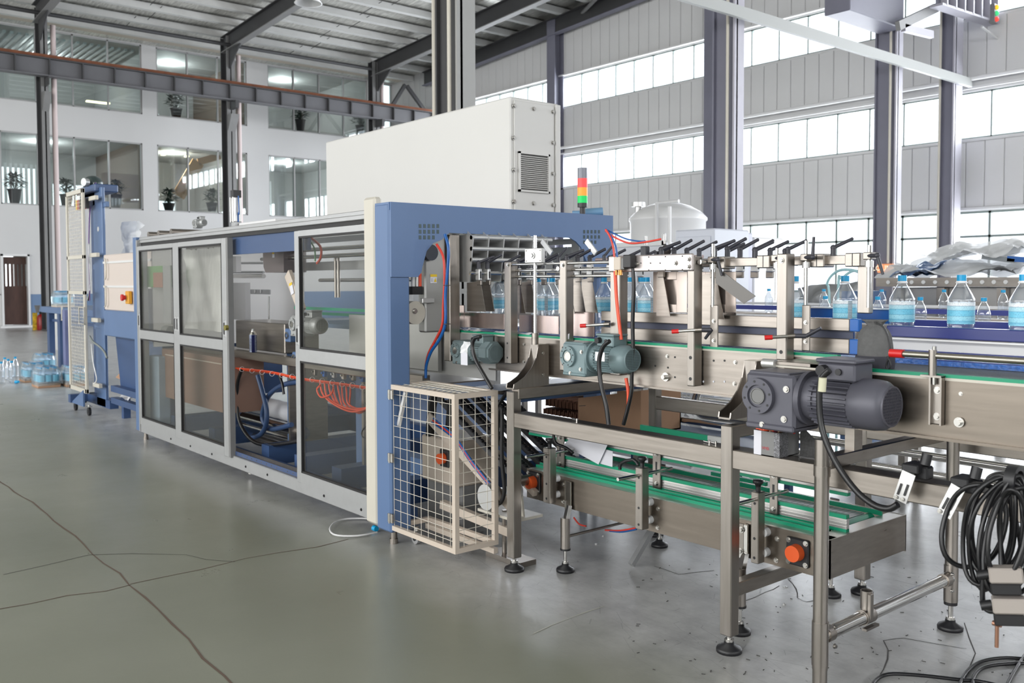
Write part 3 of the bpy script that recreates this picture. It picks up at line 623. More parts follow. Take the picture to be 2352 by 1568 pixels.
# bottle, one of each kind: built at the origin, with body, cap and label
def bottle_mesh(h, d, k=1):
    r = d/2
    return [(0, .012), (r*.55, .004), (r*.85, 0), (r*.98, .012), (r, .03), (r*.95, .05), (r, .07), (r*.95, .092), (r, .39*h), (r*.975, .405*h), (r*.975, .675*h), (r, .688*h), (r*.97, .71*h), (r*.64, .81*h), (r*.38, .88*h), (r*.34, .895*h), (r*.34, h-.015)]
BOT = None
def make_bottle(label):
    global BOT
    t = thing('water_bottle', label, 'bottle', (0, 0, 0), 'large water bottles on the upper line')
    b = M().lathe((0, 0, 0), bottle_mesh(.342, .104), 22)
    for k in range(5):
        a = 2*math.pi*k/5; b.sph((.03*math.cos(a), .03*math.sin(a), .018), .018, 8, (1, 1, 1.1))
    b.build('bottle_body', PET, t)
    M().ring((0, 0, .140), (0, 0, .229), .0527, .0515, 24).build('label_sleeve', LABEL, t)
    M().lathe((0, 0, .317), [(.019, -.01), (.022, -.01), (.022, -.005), (.019, -.003), (.019, 0)], 18).build('neck_ring', WHITEP, t)
    M().cyl((0, 0, .317), (0, 0, .342), .0185, 18).build('screw_cap', CAPB, t)
    return t
SB = None
def make_small():
    t = thing('small_water_bottle', 'x', 'bottle', (0, 0, 0), 'small water bottles on the far lines')
    r = .034; pr = [(0, .006), (r*.8, 0), (r, .012)]
    for k in range(5): z = .02+k*.017; pr += [(r, z), (r*.93, z+.008)]
    pr += [(r, .105), (r*.98, .118), (r*.72, .15), (r*.4, .172), (r*.36, .178), (r*.36, .19)]
    M().lathe((0, 0, 0), pr, 16).build('bottle_body', PET, t); M().cyl((0, 0, .182), (0, 0, .2), .0145, 14).build('screw_cap', CAPB, t)
    return t
# ================================================================ SHRINK WRAPPING MACHINE
mc = thing('wrapping_machine', 'long enclosed bottle packing machine with grey sliding doors and blue portal', 'machine', (-7.2, 3.8, 0))
XF = -4.62
# blue portal: post, lintel with round gussets
arc = [(3.10+.0*i, 0) for i in range(0)]
pl = [(2.905, 1.631), (3.095, 1.631), (3.12, 1.66), (3.13, 1.70), (3.16, 1.79), (3.21, 1.84), (3.27, 1.86), (3.33, 1.905), (4.36, 1.905), (4.42, 1.88), (4.47, 1.84), (4.50, 1.78), (4.6, 1.631), (4.79, 1.631), (4.79, 2.076), (2.905, 2.076)]
def portal_plate(mb, x0, x1):
    L1 = [p for p in pl]
    # split in convex-ish strips so that the outline fills cleanly
    n = len(L1); ys = sorted({p[0] for p in L1}); low = L1[:14]
    def zl(y):
        for (a, b), (c, d) in zip(low, low[1:]):
            if a <= y <= c and c > a: return b+(d-b)*(y-a)/(c-a)
        return 1.631
    for ya, yb in zip(ys, ys[1:]): mb.prism([(ya, zl(ya+1e-5)), (yb, zl(yb-1e-5)), (yb, 2.076), (ya, 2.076)], 'x', x0, x1)
    return mb
portal_plate(M(), XF-.012, XF).box(XF-.17, XF-.012, 2.9, 4.79, 2.03, 2.076).build('portal_lintel', BLUE, mc)
M().box(XF-.175, XF-.014, 2.895, 3.047, .09, 2.07, .012).build('portal_post', BLUE, mc); M().box(XF-.175, XF-.014, 4.65, 4.79, .09, 2.07, .012).build('portal_post', BLUE, mc)
vh = M()
for (x0, y0, dx, dy) in ((965, 519, 10.2, 13), (1342, 532, 8.5, 12)):
    for r_ in range(3):
        for c in range(5 if r_ < 2 else 4):
            p = P(x0+c*dx, y0+r_*dy, X=XF+.001); vh.box(XF, XF+.0015, p.y-.009, p.y+.009, p.z-.012, p.z+.012)
vh.build('vent_holes', mat('shadowy_slot', (70, 84, 88), .3, .5), mc)
M().box(-4.935, -4.80, 2.9, 2.96, .1, 2.12, .015).build('edge_strip', CREAM, mc)
M().box(-9.48, -4.93, 2.985, 3.06, 2.0, 2.058, .004).box(-9.48, -4.93, 2.975, 3.06, 2.03, 2.036).build('top_rail', ALU, mc)
M().box(-9.48, -4.93, 3.0, 3.05, 1.972, 2.0).build('door_track', RUBBER, mc)
M().box(-9.48, -4.93, 2.965, 3.06, .09, .185, .005).build('bottom_rail', ALU, mc)
bolts(mc, [(x, 2.965, .135) for x in (-8.6, -8.1, -7.6, -6.9, -6.5, -5.6, -5.1)], .007, .006, m=RUBBER)
M().box(-9.6, -9.49, 2.96, 3.06, .1, 2.06).build('corner_post', BLUE, mc); M().box(-9.49, -9.465, 2.955, 3.06, .1, 2.03).build('corner_trim', ALU, mc)
M().box(-9.6, -4.8, 3.06, 3.12, 2.03, 2.06).box(-9.6, -4.8, 4.2, 4.79, 2.03, 2.058).build('roof_plate', ALU, mc)
M().box(-7.25, -5.9, 3.02, 3.045, 1.83, 1.995).build('blue_header', BLUED, mc)
# sliding doors
def door(x0, x1, lab, hands, y=2.955, ex=None):
    gl, gr_ = ex
    d = M().box(x0, gl, y, y+.035, .17, 1.965, .003).box(gr_, x1, y, y+.035, .17, 1.965, .003).box(gl, gr_, y, y+.035, 1.925, 1.965).box(gl, gr_, y, y+.035, 1.045, 1.13).box(gl, gr_, y, y+.035, .17, .245).build('sliding_door', ALU, mc, label=lab)
    g = M()
    for a, b in ((.245, 1.045), (1.13, 1.925)): g.box(gl, gl+.012, y-.001, y+.02, a, b).box(gr_-.012, gr_, y-.001, y+.02, a, b).box(gl, gr_, y-.001, y+.02, a, a+.014).box(gl, gr_, y-.001, y+.02, b-.014, b)
    g.build('rubber_gasket', RUBBER, d)
    for a, b in ((.245, 1.045), (1.13, 1.925)): M().box(gl, gr_, y+.015, y+.019, a, b).build('pane', GLASSD, d)
    for h in hands: M().box(h-.011, h+.011, y-.009, y+.01, 1.175, 1.275, .006).build('pull_handle', BLACK, d); M().box(h-.02, h+.02, y-.003, y+.005, 1.155, 1.295, .003).build('handle_plate', ALU, d)
    return d
door(-9.46, -8.365, 'leftmost sliding door', (-9.43, -8.405), ex=(-9.4, -8.447))
door(-8.36, -7.19, 'second sliding door, film hanging behind it', (-8.32, -7.235), ex=(-8.267, -7.283), y=2.945)
door(-5.985, -4.93, 'right sliding door next to the blue portal', (-5.95,), ex=(-5.915, -4.94))
M().box(-7.19, -7.15, 2.945, 2.99, .17, 1.965).build('door_stop_profile', GREY, mc)
M().cyl((-7.17, 2.945, 1.235), (-7.17, 2.92, 1.235), .022, 14).build('lock_knob', mat('brass', (170, 160, 90), .3, .8), mc)
# feet and castors of the machine
for x, y in ((-9.52, 3.03), (-4.72, 2.97), (-9.5, 4.7), (-4.72, 4.7)):
    M().box(x-.03, x+.03, y-.03, y+.03, .075, .1).cyl((x, y, .0), (x, y, .08), .022, 6).cyl((x, y, .0), (x, y, .03), .026, 14).build('levelling_foot', STEEL, mc)
def castor(parent, x, y, r=.035, m=None, ang=0):
    c = math.cos(ang)*.014; s_ = math.sin(ang)*.014
    w1 = M().cyl((x-s_, y-c, r), (x+s_, y+c, r), r, 18).build('castor_wheel', m or mat('grey_wheel', (150, 150, 150), .5), parent)
    M().cyl((x-s_*1.3, y-c*1.3, r), (x+s_*1.3, y+c*1.3, r), r*.45, 12).build('wheel_hub', BLACK, parent); M().box(x-.03, x+.03, y-.03, y+.03, r*2+.005, r*2+.015).cyl((x, y, r*2), (x, y, r*2+.03), .015, 8).build('castor_fork', BOLT, parent)
castor(mc, -9.25, 3.2); castor(mc, -4.62, 3.07, .036)
p = P(563, 1075, Y=3.2); M().box(p.x-.02, p.x+.02, 3.18, 3.22, 0, .12).build('support_leg', STEEL, mc)
p = P(578, 1085, Y=3.1); M().cyl((p.x, 3.1, .03), (p.x, 3.1, .1), .03, 12).build('drain_valve', BOLT, mc)
# base frame
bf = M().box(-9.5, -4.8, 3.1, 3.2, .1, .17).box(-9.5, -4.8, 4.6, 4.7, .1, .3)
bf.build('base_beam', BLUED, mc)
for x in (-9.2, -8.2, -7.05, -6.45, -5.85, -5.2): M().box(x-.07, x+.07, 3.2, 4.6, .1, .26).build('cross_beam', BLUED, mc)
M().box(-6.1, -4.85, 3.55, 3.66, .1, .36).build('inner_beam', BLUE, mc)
for x in (-7.1, -5.95): M().box(x-.05, x+.05, 3.45, 3.55, .17, 1.0).build('inner_post', BLUE, mc)
M().box(-9.45, -4.93, 3.0, 3.13, .185, .19).build('sill_plate', mat('worn_perforated_sill', (158, 154, 150), .5, .5, .25, 90, .3), mc)
M().box(-7.15, -5.98, 2.985, 2.99, .19, .222).build('sill_trim', mat('blue_tinted_strip', (96, 116, 160), .3, .6), mc)
bolts(mc, [(-7.1+k*.09, 2.985, .206) for k in range(12)], .004, .003)
# rear face of the machine: posts, panels and tray
for x in (-9.4, -7.2, -5.9, -4.9): M().box(x-.04, x+.04, 4.68, 4.74, .3, 2.03).build('rear_post', ALU, mc)
for (a, b, z0, z1, mm) in ((-5.86, -4.94, 1.35, 1.86, WHITEM), (-9.36, -7.24, .32, .8, mat('pale_blue_panel', (132, 150, 182), .5)), (-7.16, -5.94, .32, .8, MC.get('pale_blue_panel') or mat('pale_blue_panel', (132, 150, 182), .5))): M().box(a, b, 4.70, 4.72, z0, z1).build('rear_panel', mm, mc)
M().box(-5.86, -4.94, 4.69, 4.73, 1.88, 1.92).box(-7.16, -5.94, 4.69, 4.73, 1.5, 1.54).box(-7.16, -5.94, 4.69, 4.73, 1.02, 1.08).build('rear_rail', ALU, mc)
MESHM = mat('expanded_metal', (176, 170, 160), .5, .4, .35, 70, .6)
M().box(-5.95, -4.9, 3.3, 4.6, 1.985, 1.995).build('mesh_ceiling', MESHM, mc)
# working level: tray, conveyor bed, strips
M().box(-9.3, -4.85, 3.28, 3.34, .93, 1.0, .004).box(-9.3, -4.85, 3.34, 3.8, .93, .94).build('steel_tray', STEEL, mc)
M().box(-6.0, -4.85, 3.4, 3.43, 1.02, 1.36).build('side_plate', mat('matt_steel_plate', (176, 176, 174), .45, .5, .04, 3), mc)
for y, z in ((3.45, 1.38), (3.62, 1.33)): M().box(-7.0, -4.7, y, y+.02, z, z+.022).build('wear_strip', GREEN, mc)
M().box(-7.1, -4.7, 3.5, 4.2, 1.24, 1.27).build('inner_belt', mat('blue_grey_belt', (96, 120, 150), .5), mc)
for z, y in ((1.74, 3.9), (1.62, 3.9), (1.86, 3.4), (1.80, 3.35)): M().cyl((-7.4, y, z), (-4.8, y, z), .016, 10).build('cross_rod', CHROME, mc)
for z, y in ((1.70, 3.6),): M().box(-7.4, -4.8, y, y+.05, z, z+.07).build('profile_rail', ALU, mc)
for px in (771, 778, 694): p = P(px, 640, Y=3.5); M().cyl((p.x, 3.5, P(px, 683, Y=3.5).z), (p.x, 3.5, 1.8), .012, 10).build('guide_rod', STEELV, mc)
M().cyl((-7.3, 3.35, P(560, 575, Y=3.35).z), (-6.6, 3.35, P(560, 575, Y=3.35).z), .035, 14).build('roller', CHROME, mc)
M().box(-9.46, -9.44, 3.1, 4.68, .95, 1.95).build('end_panel', mat('light_end_panel', (244, 242, 240), .5), mc)
M().box(-9.3, -8.1, 3.5, 3.55, 1.25, 1.6).box(-9.2, -8.3, 3.5, 3.55, 1.7, 1.85).build('inner_casing', mat('grey_inner_casing', (206, 204, 204), .5), mc)
for y in (563, 572, 604, 625, 634): p, q_ = P(536, y, Y=3.9), P(606 if y > 600 else 600, y, Y=3.9); M().cyl(p, q_, .022 if y in (563, 634) else .012, 12).build('film_guide_tube', CHROME if y in (563, 634) else ALU, mc)
p, q_ = P(538, 664, Y=4.0), P(620, 676, Y=4.0); M().box(p.x, q_.x, 4.0, 4.01, q_.z, p.z).build('punched_plate', ALU, mc)
for k in range(4): r_ = P(560+k*13, 669, Y=3.998); M().cyl(r_, (r_.x, 3.995, r_.z), .018, 12).build('punched_hole', WHITEM, mc)
for px in (556, 618): r_, s_ = P(px, 680, Y=3.8), P(px, 735, Y=3.8); M().cyl(s_, r_, .01, 8).build('guide_rod', CHROME, mc)
# tank box, housing, arm
a, b = P(541, 735, Y=3.38), P(654, 812, Y=3.38); M().box(a.x, b.x, 3.38, 3.7, b.z, a.z, .006).build('steel_housing', STEEL, mc)
a, b = P(603, 563, Y=3.3), P(652, 625, Y=3.3); M().prism([(a.x, a.z), (b.x, a.z+.01), (b.x, b.z), (a.x+.05, b.z), (a.x+.012, b.z+.05)], 'y', 3.3, 3.5).build('drive_cover', mat('dull_steel_cover', (128, 120, 120), .4, .6), mc)
p = P(628, 583, Y=3.297); M().box(p.x-.02, p.x+.02, 3.296, 3.3, p.z-.03, p.z+.012).build('warning_label', PAPER, mc); M().box(p.x-.02, p.x+.02, 3.295, 3.2965, p.z+.0, p.z+.012).build('label_header', YEL, mc)
a, b = P(662, 628, Y=3.3), P(695, 715, Y=3.3); M().bar(a, b, .03, .09).build('beige_arm', BEIGE, mc); c = a.lerp(b, .35); M().bar(c+Vector((0, -.02, .03)), c+Vector((.03, -.02, -.06)), .004, .05).build('warning_label', PAPER, mc); M().bar(c+Vector((0, -.023, .03)), c+Vector((.006, -.023, .01)), .003, .05).build('label_header', YEL, mc)
for (x, y, s_) in ((660, 770, .09), (676, 822, .08)):
    p = P(x, y, Y=3.3); M().box(p.x-s_/2, p.x+s_/2, 3.3, 3.38, p.z-s_*.6, p.z+s_*.6, .006).build('blue_gearbox', BLUE, mc); M().ring((p.x, 3.3, p.z), (p.x, 3.29, p.z), .03, .018, 16).build('bearing_ring', CHROME, mc)
# hoses
def hose(parent, pts, r, m, name='hose', Y=None):
    q = [P(*p[:2], Y=(p[2] if len(p) > 2 else Y)) for p in pts]; return M().tube(q, r, 8).build(name, m, parent)
hose(mc, [(556, 846), (546, 880), (544, 930), (553, 975), (580, 1012), (620, 1022), (690, 1012)], .016, CABLE, Y=3.25)
hose(mc, [(592, 862), (603, 900), (612, 940), (611, 975), (598, 998), (575, 1006)], .022, BLUED, Y=3.35)
hose(mc, [(690, 876), (650, 884), (620, 905), (606, 935), (604, 965), (625, 985), (670, 975)], .022, BLUED, Y=3.4)
hose(mc, [(641, 860), (648, 880), (652, 905)], .012, CABLE, Y=3.3)
for k in range(4): hose(mc, [(541, 845+k*1.2), (620, 853+k), (690, 868+k), (780, 880+k), (866, 893+k)], .006, ORAN, Y=3.24+.01*k)
rnd = random.Random(3)
for k in range(8):
    j = lambda: rnd.uniform(-7, 7)
    hose(mc, [(735+k*10, 878+j()*.3), (742+k*9, 905+j()), (770+k*5, 932+j()), (810+k*3, 944+j()), (850, 930+j()), (868, 900+j())], .007, ORAN, Y=3.28+.012*k)
hose(mc, [(735, 885), (728, 895), (738, 912), (760, 905), (766, 890)], .007, ORAN, Y=3.27)
hose(mc, [(712, 545), (735, 565), (737, 590), (728, 605)], .009, ORAN, Y=3.15); hose(mc, [(706, 545), (722, 570), (724, 600)], .006, mat('green_wire', (70, 150, 80), .4), Y=3.16)
hose(mc, [(838, 925), (850, 960), (832, 990), (836, 1005), (858, 1000), (864, 970), (845, 950)], .006, CABLE, Y=3.4)
ties = M()
for k in range(14): p = P(552+k*23, 848+k*3.4, Y=3.22); ties.ring((p.x-.002, 3.235, p.z), (p.x+.002, 3.235, p.z), .022, .019, 12)
ties.build('cable_ties', WHITEP, mc, kind='stuff')
for k in range(7): p = P(720+k*22, 862+k*3, Y=3.34); M().box(p.x-.015, p.x+.015, 3.34, 3.37, p.z, p.z+.05, .004).cyl((p.x, 3.34, p.z+.03), (p.x, 3.325, p.z+.03), .008, 8).build('valve_fitting', [STEEL, BRIGHTB, ALUP, CREAM][k % 4], mc)
hx0, hx1 = P(428, 650, Y=3.2).x, P(517, 650, Y=3.2).x
M().sheet((hx0, 3.2, 1.16), (hx1-hx0, 0, 0), (0, 0, .76), 22, 10, .014, 4, freq=7).build('hanging_film', SFILM, mc)
M().cyl((hx0, 3.23, 1.93), (hx1, 3.23, 1.93), .03, 12).build('film_bar', STEEL, mc)
a, b = P(332, 612, Y=3.05), P(402, 660, Y=3.05); M().box(a.x, b.x, 3.05, 3.06, b.z, a.z).build('green_sheet', mat('leaf_green', (110, 158, 92), .5), mc)
a, b = P(352, 626, Y=3.045), P(374, 660, Y=3.045); M().box(a.x, b.x, 3.043, 3.048, b.z, a.z).build('brown_patch', mat('red_brown', (160, 110, 84), .6), mc)  # red-brown patch set over the plain green sheet
a, b = P(376, 610, Y=3.04), P(396, 745, Y=3.04); M().box(a.x, b.x, 3.03, 3.042, b.z, a.z).build('vertical_profile', ALU, mc)
a, b = P(350, 662, Y=3.16), P(350, 770, Y=3.16); M().cyl(a, b, .09, 18).build('vertical_film_roll', SFILM, mc)
a = P(385, 745, Y=3.15); M().cyl((a.x-.06, 3.15, a.z-.06), (a.x+.1, 3.15, a.z-.06), .05, 14).build('small_motor', MOTS, mc)
# roof items
t, _ = gearmotor('roof_motor', 'small silver motor lying on the machine roof', P(455, 515, Y=3.15).x+.0, 3.1, 2.1+.045, .32, MOTS, jb=True)
a = P(543, 510, Y=3.2)
cy = thing('air_cylinder', 'upright pneumatic cylinder with a blue hose on the machine roof', 'cylinder', (a.x, 3.2, 2.06))
zt = P(543, 437, Y=3.2).z
M().box(a.x-.035, a.x+.035, 3.17, 3.23, 2.06, 2.12).build('foot_block', ALU, cy); M().box(a.x-.035, a.x+.035, 3.165, 3.235, 2.12, zt-.06, .006).build('barrel', ALUP, cy); M().box(a.x-.035, a.x+.03, 3.165, 3.235, zt-.06, zt).build('end_cap', BLACK, cy)
for dx in (-.028, .028): M().cyl((a.x+dx, 3.16, 2.12), (a.x+dx, 3.16, zt-.06), .005, 6).build('tie_rod', CHROME, cy)
M().tube([(a.x+.05, 3.2, zt-.05), (a.x+.06, 3.2, zt-.2), (a.x+.045, 3.2, 2.2), (a.x+.04, 3.2, 2.12)], .006, 6).build('air_hose', BLUEH, cy)
b = P(645, 505, Y=3.25); t = M().box(a.x+.05, b.x, 3.2, 3.5, 2.062, 2.11, .004).build('roof_plate_box', WHITEM, world=Vector((a.x, 3.3, 2.06))); tag(t, 'flat white box on the machine roof right of the cylinder', 'box')
for k, px in enumerate((345, 368, 397)):
    q = P(px, 535, Y=3.1); o = M().cyl((q.x, 3.08, 2.085), (q.x, 3.5, 2.085), .035, 14).build('roof_roller', STEEL, world=Vector((q.x, 3.1, 2.06))); tag(o, ['leftmost short steel roller on the machine roof', 'middle short steel roller on the machine roof', 'rightmost short steel roller on the machine roof'][k], 'roller')
# things inside the enclosure
a, b = P(580, 926, Y=3.6), P(760, 915, Y=3.6); a.z = b.z = a.z
t = thing('film_roll', 'thick roll of white packing film lying in the open bay', 'film roll', (a.x, 3.6, a.z-.09)); M().cyl(a, (a.x+1.15, 3.6, a.z), .085, 26).build('film', mat('white_film', (222, 224, 232), .35), t); M().ring((a.x-.002, 3.6, a.z), (a.x+.02, 3.6, a.z), .045, .036, 20).cyl((a.x-.003, 3.6, a.z), (a.x+.01, 3.6, a.z), .036, 18).build('core', CARDD, t)
for k, (px, py, r) in enumerate([(562, 958, .055), (560, 975, .05), (562, 998, .04)]):
    a = P(px, py, Y=3.5+.04*k); o = M().cyl(a, (a.x+1.2, a.y, a.z), r, 20).cyl((a.x-.05, a.y, a.z), (a.x+1.25, a.y, a.z), .012, 8).build('film_roller', CHROME if k < 2 else STEEL, mc)
for x in (-7.0, -5.8): M().box(x-.03, x, 3.4, 3.75, .24, .95).build('roller_bracket', STEEL, mc)
a = P(582, 832, Y=3.3)
sc_ = thing('spray_can', 'upright spray can with a pale blue printed label standing on the steel tray', 'spray can', (a.x, 3.3, 1.0))
M().cyl((a.x, 3.3, 1.0), (a.x, 3.3, 1.15), .032, 20).build('can_body', mat('can_label_print', (168, 178, 206), .3, .3, .25, 90), sc_); M().lathe((a.x, 3.3, 1.15), [(.032, 0), (.024, .016), (.016, .024), (.016, .034)], 18).build('dome', CHROME, sc_); M().cyl((a.x, 3.3, 1.184), (a.x, 3.3, 1.2), .011, 12).build('nozzle', WHITEP, sc_)
M().box(a.x+.024, a.x+.0335, 3.275, 3.3, 1.0, 1.148).build('dark_stripe', NAVY, sc_)
t, g = gearmotor('silver_motor', 'silver-grey gear motor behind the glass of the right sliding door', P(700, 750, Y=3.2).x-.12, 3.14, P(740, 748, Y=3.2).z-.0, .62, MOTS)
M().tube([g, g+Vector((-.06, 0, .0)), g+Vector((-.1, .02, -.12)), g+Vector((-.1, .05, -.25))], .008, 6).build('cable', CABLE, t)
a, b = P(372, 800, Y=3.15), P(520, 895, Y=3.15); t = thing('carton', 'large brown box added behind the left lower doors for a reflection in their glass', 'carton', (a.x, 3.15, b.z)); M().box(a.x, b.x, 3.15, 3.5, .45, a.z).build('reflection_box', mat('brown_reflection', (142, 112, 98), .8), t); M().box(a.x+.1, b.x-.1, 3.145, 3.15, a.z-.06, a.z-.05).build('tape', BEIGE, t)  # box added where the door glass mirrors brown shapes from the hall
a, b = P(346, 815, Y=3.1), P(368, 872, Y=3.1); t = M().box(a.x, b.x, 3.08, 3.2, .17, a.z, .01).build('jug', mat('pale_blue_jug', (160, 180, 200), .4), world=Vector((a.x, 3.1, .17))); tag(t, 'pale blue canister behind the leftmost lower glass', 'canister')
for k, (px, py, lab) in enumerate([(838, 1066, 'crushed clear bottle with cyan cap lying inside behind the right door'), (866, 1092, 'second cyan-capped crushed bottle at the portal edge')]):
    p = P(px, py, Z=.03); t = thing('crushed_bottle', lab, 'bottle', (p.x, p.y, 0)); M().tube([(p.x, p.y, .035), (p.x+.08, p.y+.02, .04), (p.x+.17, p.y-.02, .035)], .033, 8, 4).build('bottle_body', FILM, t); M().cyl((p.x-.035, p.y, .035), (p.x, p.y, .035), .02, 14).build('screw_cap', CAPB, t)
# ================================================================ CONTROL CABINET on the roof
cb = thing('control_cabinet', 'large pale grey cabinet with ventilation grille above the machine', 'cabinet', (-6.6, 4.5, 2.07))
ca, ce = P(1172, 226, Y=4.31), P(1284, 243, X=-5.2); xl = P(748, 330, Y=4.31).x
CX = P(1172, 350, Y=4.31).x
CABM = mat('cabinet_enamel', (206, 205, 202), .42, 0, .015, 1)
M().box(xl, CX, 4.31, 4.8, 2.06, 2.965, .01).build('carcass', CABM, cb)
ty = P(1284, 243, X=CX).y
M().box(CX, CX+.012, 4.34, ty-.06, 2.12, 2.94, .004).build('front_panel', CABM, cb); M().box(CX-.02, CX+.02, ty-.05, ty, 2.08, 2.955, .004).build('edge_trim', CABM, cb)
bolts(cb, [tuple(P(x, y, X=CX+.012)) for x, y in ((1181, 243), (1226, 250), (1270, 257), (1180, 316), (1270, 328), (1181, 390), (1270, 399), (1181, 463), (1226, 467), (1270, 471))], .012, .012, (1, 0, 0), 'screw')
va, vb = P(1191, 347, X=CX+.02), P(1262, 445, X=CX+.02)
vent = M().box(CX+.012, CX+.03, va.y, va.y+.015, vb.z, va.z).box(CX+.012, CX+.03, vb.y-.015, vb.y, vb.z, va.z).box(CX+.012, CX+.03, va.y, vb.y, vb.z, vb.z+.015).box(CX+.012, CX+.03, va.y, vb.y, va.z-.015, va.z).build('vent_frame', CABM, cb)
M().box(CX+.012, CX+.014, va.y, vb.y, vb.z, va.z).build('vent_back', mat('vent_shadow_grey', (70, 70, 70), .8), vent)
for k in range(17):
    z = vb.z+.03+k*(va.z-vb.z-.06)/16; M().bar((CX+.021, va.y+.01, z), (CX+.021, vb.y-.01, z), .014, .004, 0, (.6, 0, 1)).build('louvre_slat', CABM, vent)
# stack light
a = P(1338, 489, X=-4.72); tl = thing('stack_light', 'signal tower with red, amber and green segments on the portal', 'signal light', (-4.72, a.y, 2.076))
zz = [P(1338, y, X=-4.72).z for y in (489, 476, 450, 431, 410, 386)]
M().cyl((-4.72, a.y, 2.07), (-4.72, a.y, zz[1]), .02, 12).cyl((-4.72, a.y, zz[1]), (-4.72, a.y, zz[1]+.03), .036, 20).build('base', BLACK, tl)
for k, (c, n_) in enumerate([((0, 190, 90), 'green_segment'), ((250, 150, 50), 'amber_segment'), ((236, 74, 74), 'red_segment')]): M().cyl((-4.72, a.y, [zz[1]+.03, zz[3-0]-.005, zz[3]][0] if k == 0 else zz[2+k-1]+.0), (-4.72, a.y, zz[2+k]), .036, 22).build('lens', glow(n_, c, .35), tl, label=n_.replace('_', ' '))
M().cyl((-4.72, a.y, zz[4]), (-4.72, a.y, zz[5]), .036, 20).build('top_cap', mat('grey_translucent_cap', (120, 124, 134), .3), tl)
a = P(1362, 488, X=-4.74); o = M().cyl((-4.8, a.y-.06, 2.1), (-4.7, a.y+.06, 2.11), .03, 14).cyl((-4.85, a.y-.1, 2.1), (-4.8, a.y-.06, 2.1), .018, 10).build('air_regulator', mat('pale_blue_cast', (110, 150, 185), .4), world=Vector((-4.75, a.y, 2.08))); tag(o, 'small pale blue fitting on the portal right of the signal tower', 'fitting')
# ================================================================ UPPER CONVEYOR (in-feed)
uc = thing('infeed_conveyor', 'stainless in-feed conveyor with blue belt, green strip and lane guides', 'conveyor', (-3.2, 3.8, 1.07))
ZT = 1.285
M().box(-4.35, -1.98, 3.45, 3.456, 1.07, 1.272).box(-4.35, -1.98, 3.425, 3.456, 1.066, 1.075).build('side_panel', STEEL, uc)
M().box(-5.4, -4.3, 3.44, 3.452, 1.0, 1.275).build('grey_side_plate', mat('matt_steel_plate', (176, 176, 174)), uc)
M().box(-5.2, -1.98, 3.452, 3.475, 1.272, 1.28).build('cream_edge', CREAM, uc); M().box(-5.2, -2.04, 3.452, 3.478, 1.28, 1.292).build('wear_strip', GREEN, uc)
M().box(-5.2, 1.0, 4.22, 4.226, 1.07, 1.28).build('rear_panel', STEEL, uc)
BELTB = mat('blue_modular_belt', (58, 104, 178), .35, 0, .25, 60, .3, stretch=(1, 4, 1)); BELTG = mat('grey_modular_belt', (112, 118, 120), .45, 0, .12, 160, .5)
M().box(-5.2, 1.0, 3.62, 4.22, 1.26, 1.28).box(-5.2, -2.0, 3.48, 3.62, 1.26, 1.28).build('belt', BELTB, uc)
for k in range(6): M().box(-5.2, -2.0 if k < 1 else 1.0, 3.5+k*.13, 3.505+k*.13, 1.2801, 1.283).build('belt_guide', NAVY, uc)
bolts(uc, [tuple(P(x, y, Y=3.45)) for x, y in ((1533, 818), (1689, 832), (1687, 881), (1204, 790), (1204, 830), (960, 765), (961, 774), (980, 780), (981, 791), (1010, 780), (1010, 794), (1037, 843))], .007, .008)
hl = [tuple(P(x, y, Y=3.449)) for x, y in ((1550, 820), (1534, 844), (1550, 866), (1639, 828), (1664, 828), (1722, 832), (1505, 840), (1215, 828), (970, 810), (985, 826), (996, 804), (964, 830))]
f = None
for p in hl: M().cyl(p, (p[0], p[1]-.001, p[2]), .005, 8).build('drilled_hole', BLACK, uc)
for x in (1616, 1639, 1664): p = P(x, 876, Y=3.449); M().cyl(p, (p.x, p.y-.001, p.z), .005, 8).build('drilled_hole', PAPER, uc)
p = P(1531, 865, Y=3.45); M().cyl(p, (p.x, 3.44, p.z), .022, 18).cyl((p.x, 3.44, p.z), (p.x, 3.42, p.z), .012, 6).build('roller_bolt', CHROME, uc)
# uprights
UP = []
for (xl, xr, yb) in ((1019, 1031, 828), (1158, 1172, 834), (1285, 1300, 850), (1401, 1424, 860), (1578, 1595, 886), (1783, 1807, 826)):
    a, b = P(xl, 700, Y=3.385), P(xr, 700, Y=3.385); zb = P(xl, yb, Y=3.385).z; zt = 1.717 if xl > 1100 else P(1025, 540, Y=3.385).z
    o = M().box(a.x, b.x, 3.385, 3.445, zb, zt, .004).build('upright', STEELV, uc); UP.append((a.x+b.x)/2); x = (a.x+b.x)/2
    for z in (1.27-.03, zb+.035): M().cyl((x, 3.3845, z), (x, 3.384, z), .0085 if xl > 1400 else .006, 12).build('fixing_hole', BLACK, uc)
bolts(uc, [(UP[2], 3.385, 1.69), (UP[5], 3.385, 1.688), (UP[1]+.01, 3.385, 1.70)], .008, .01)
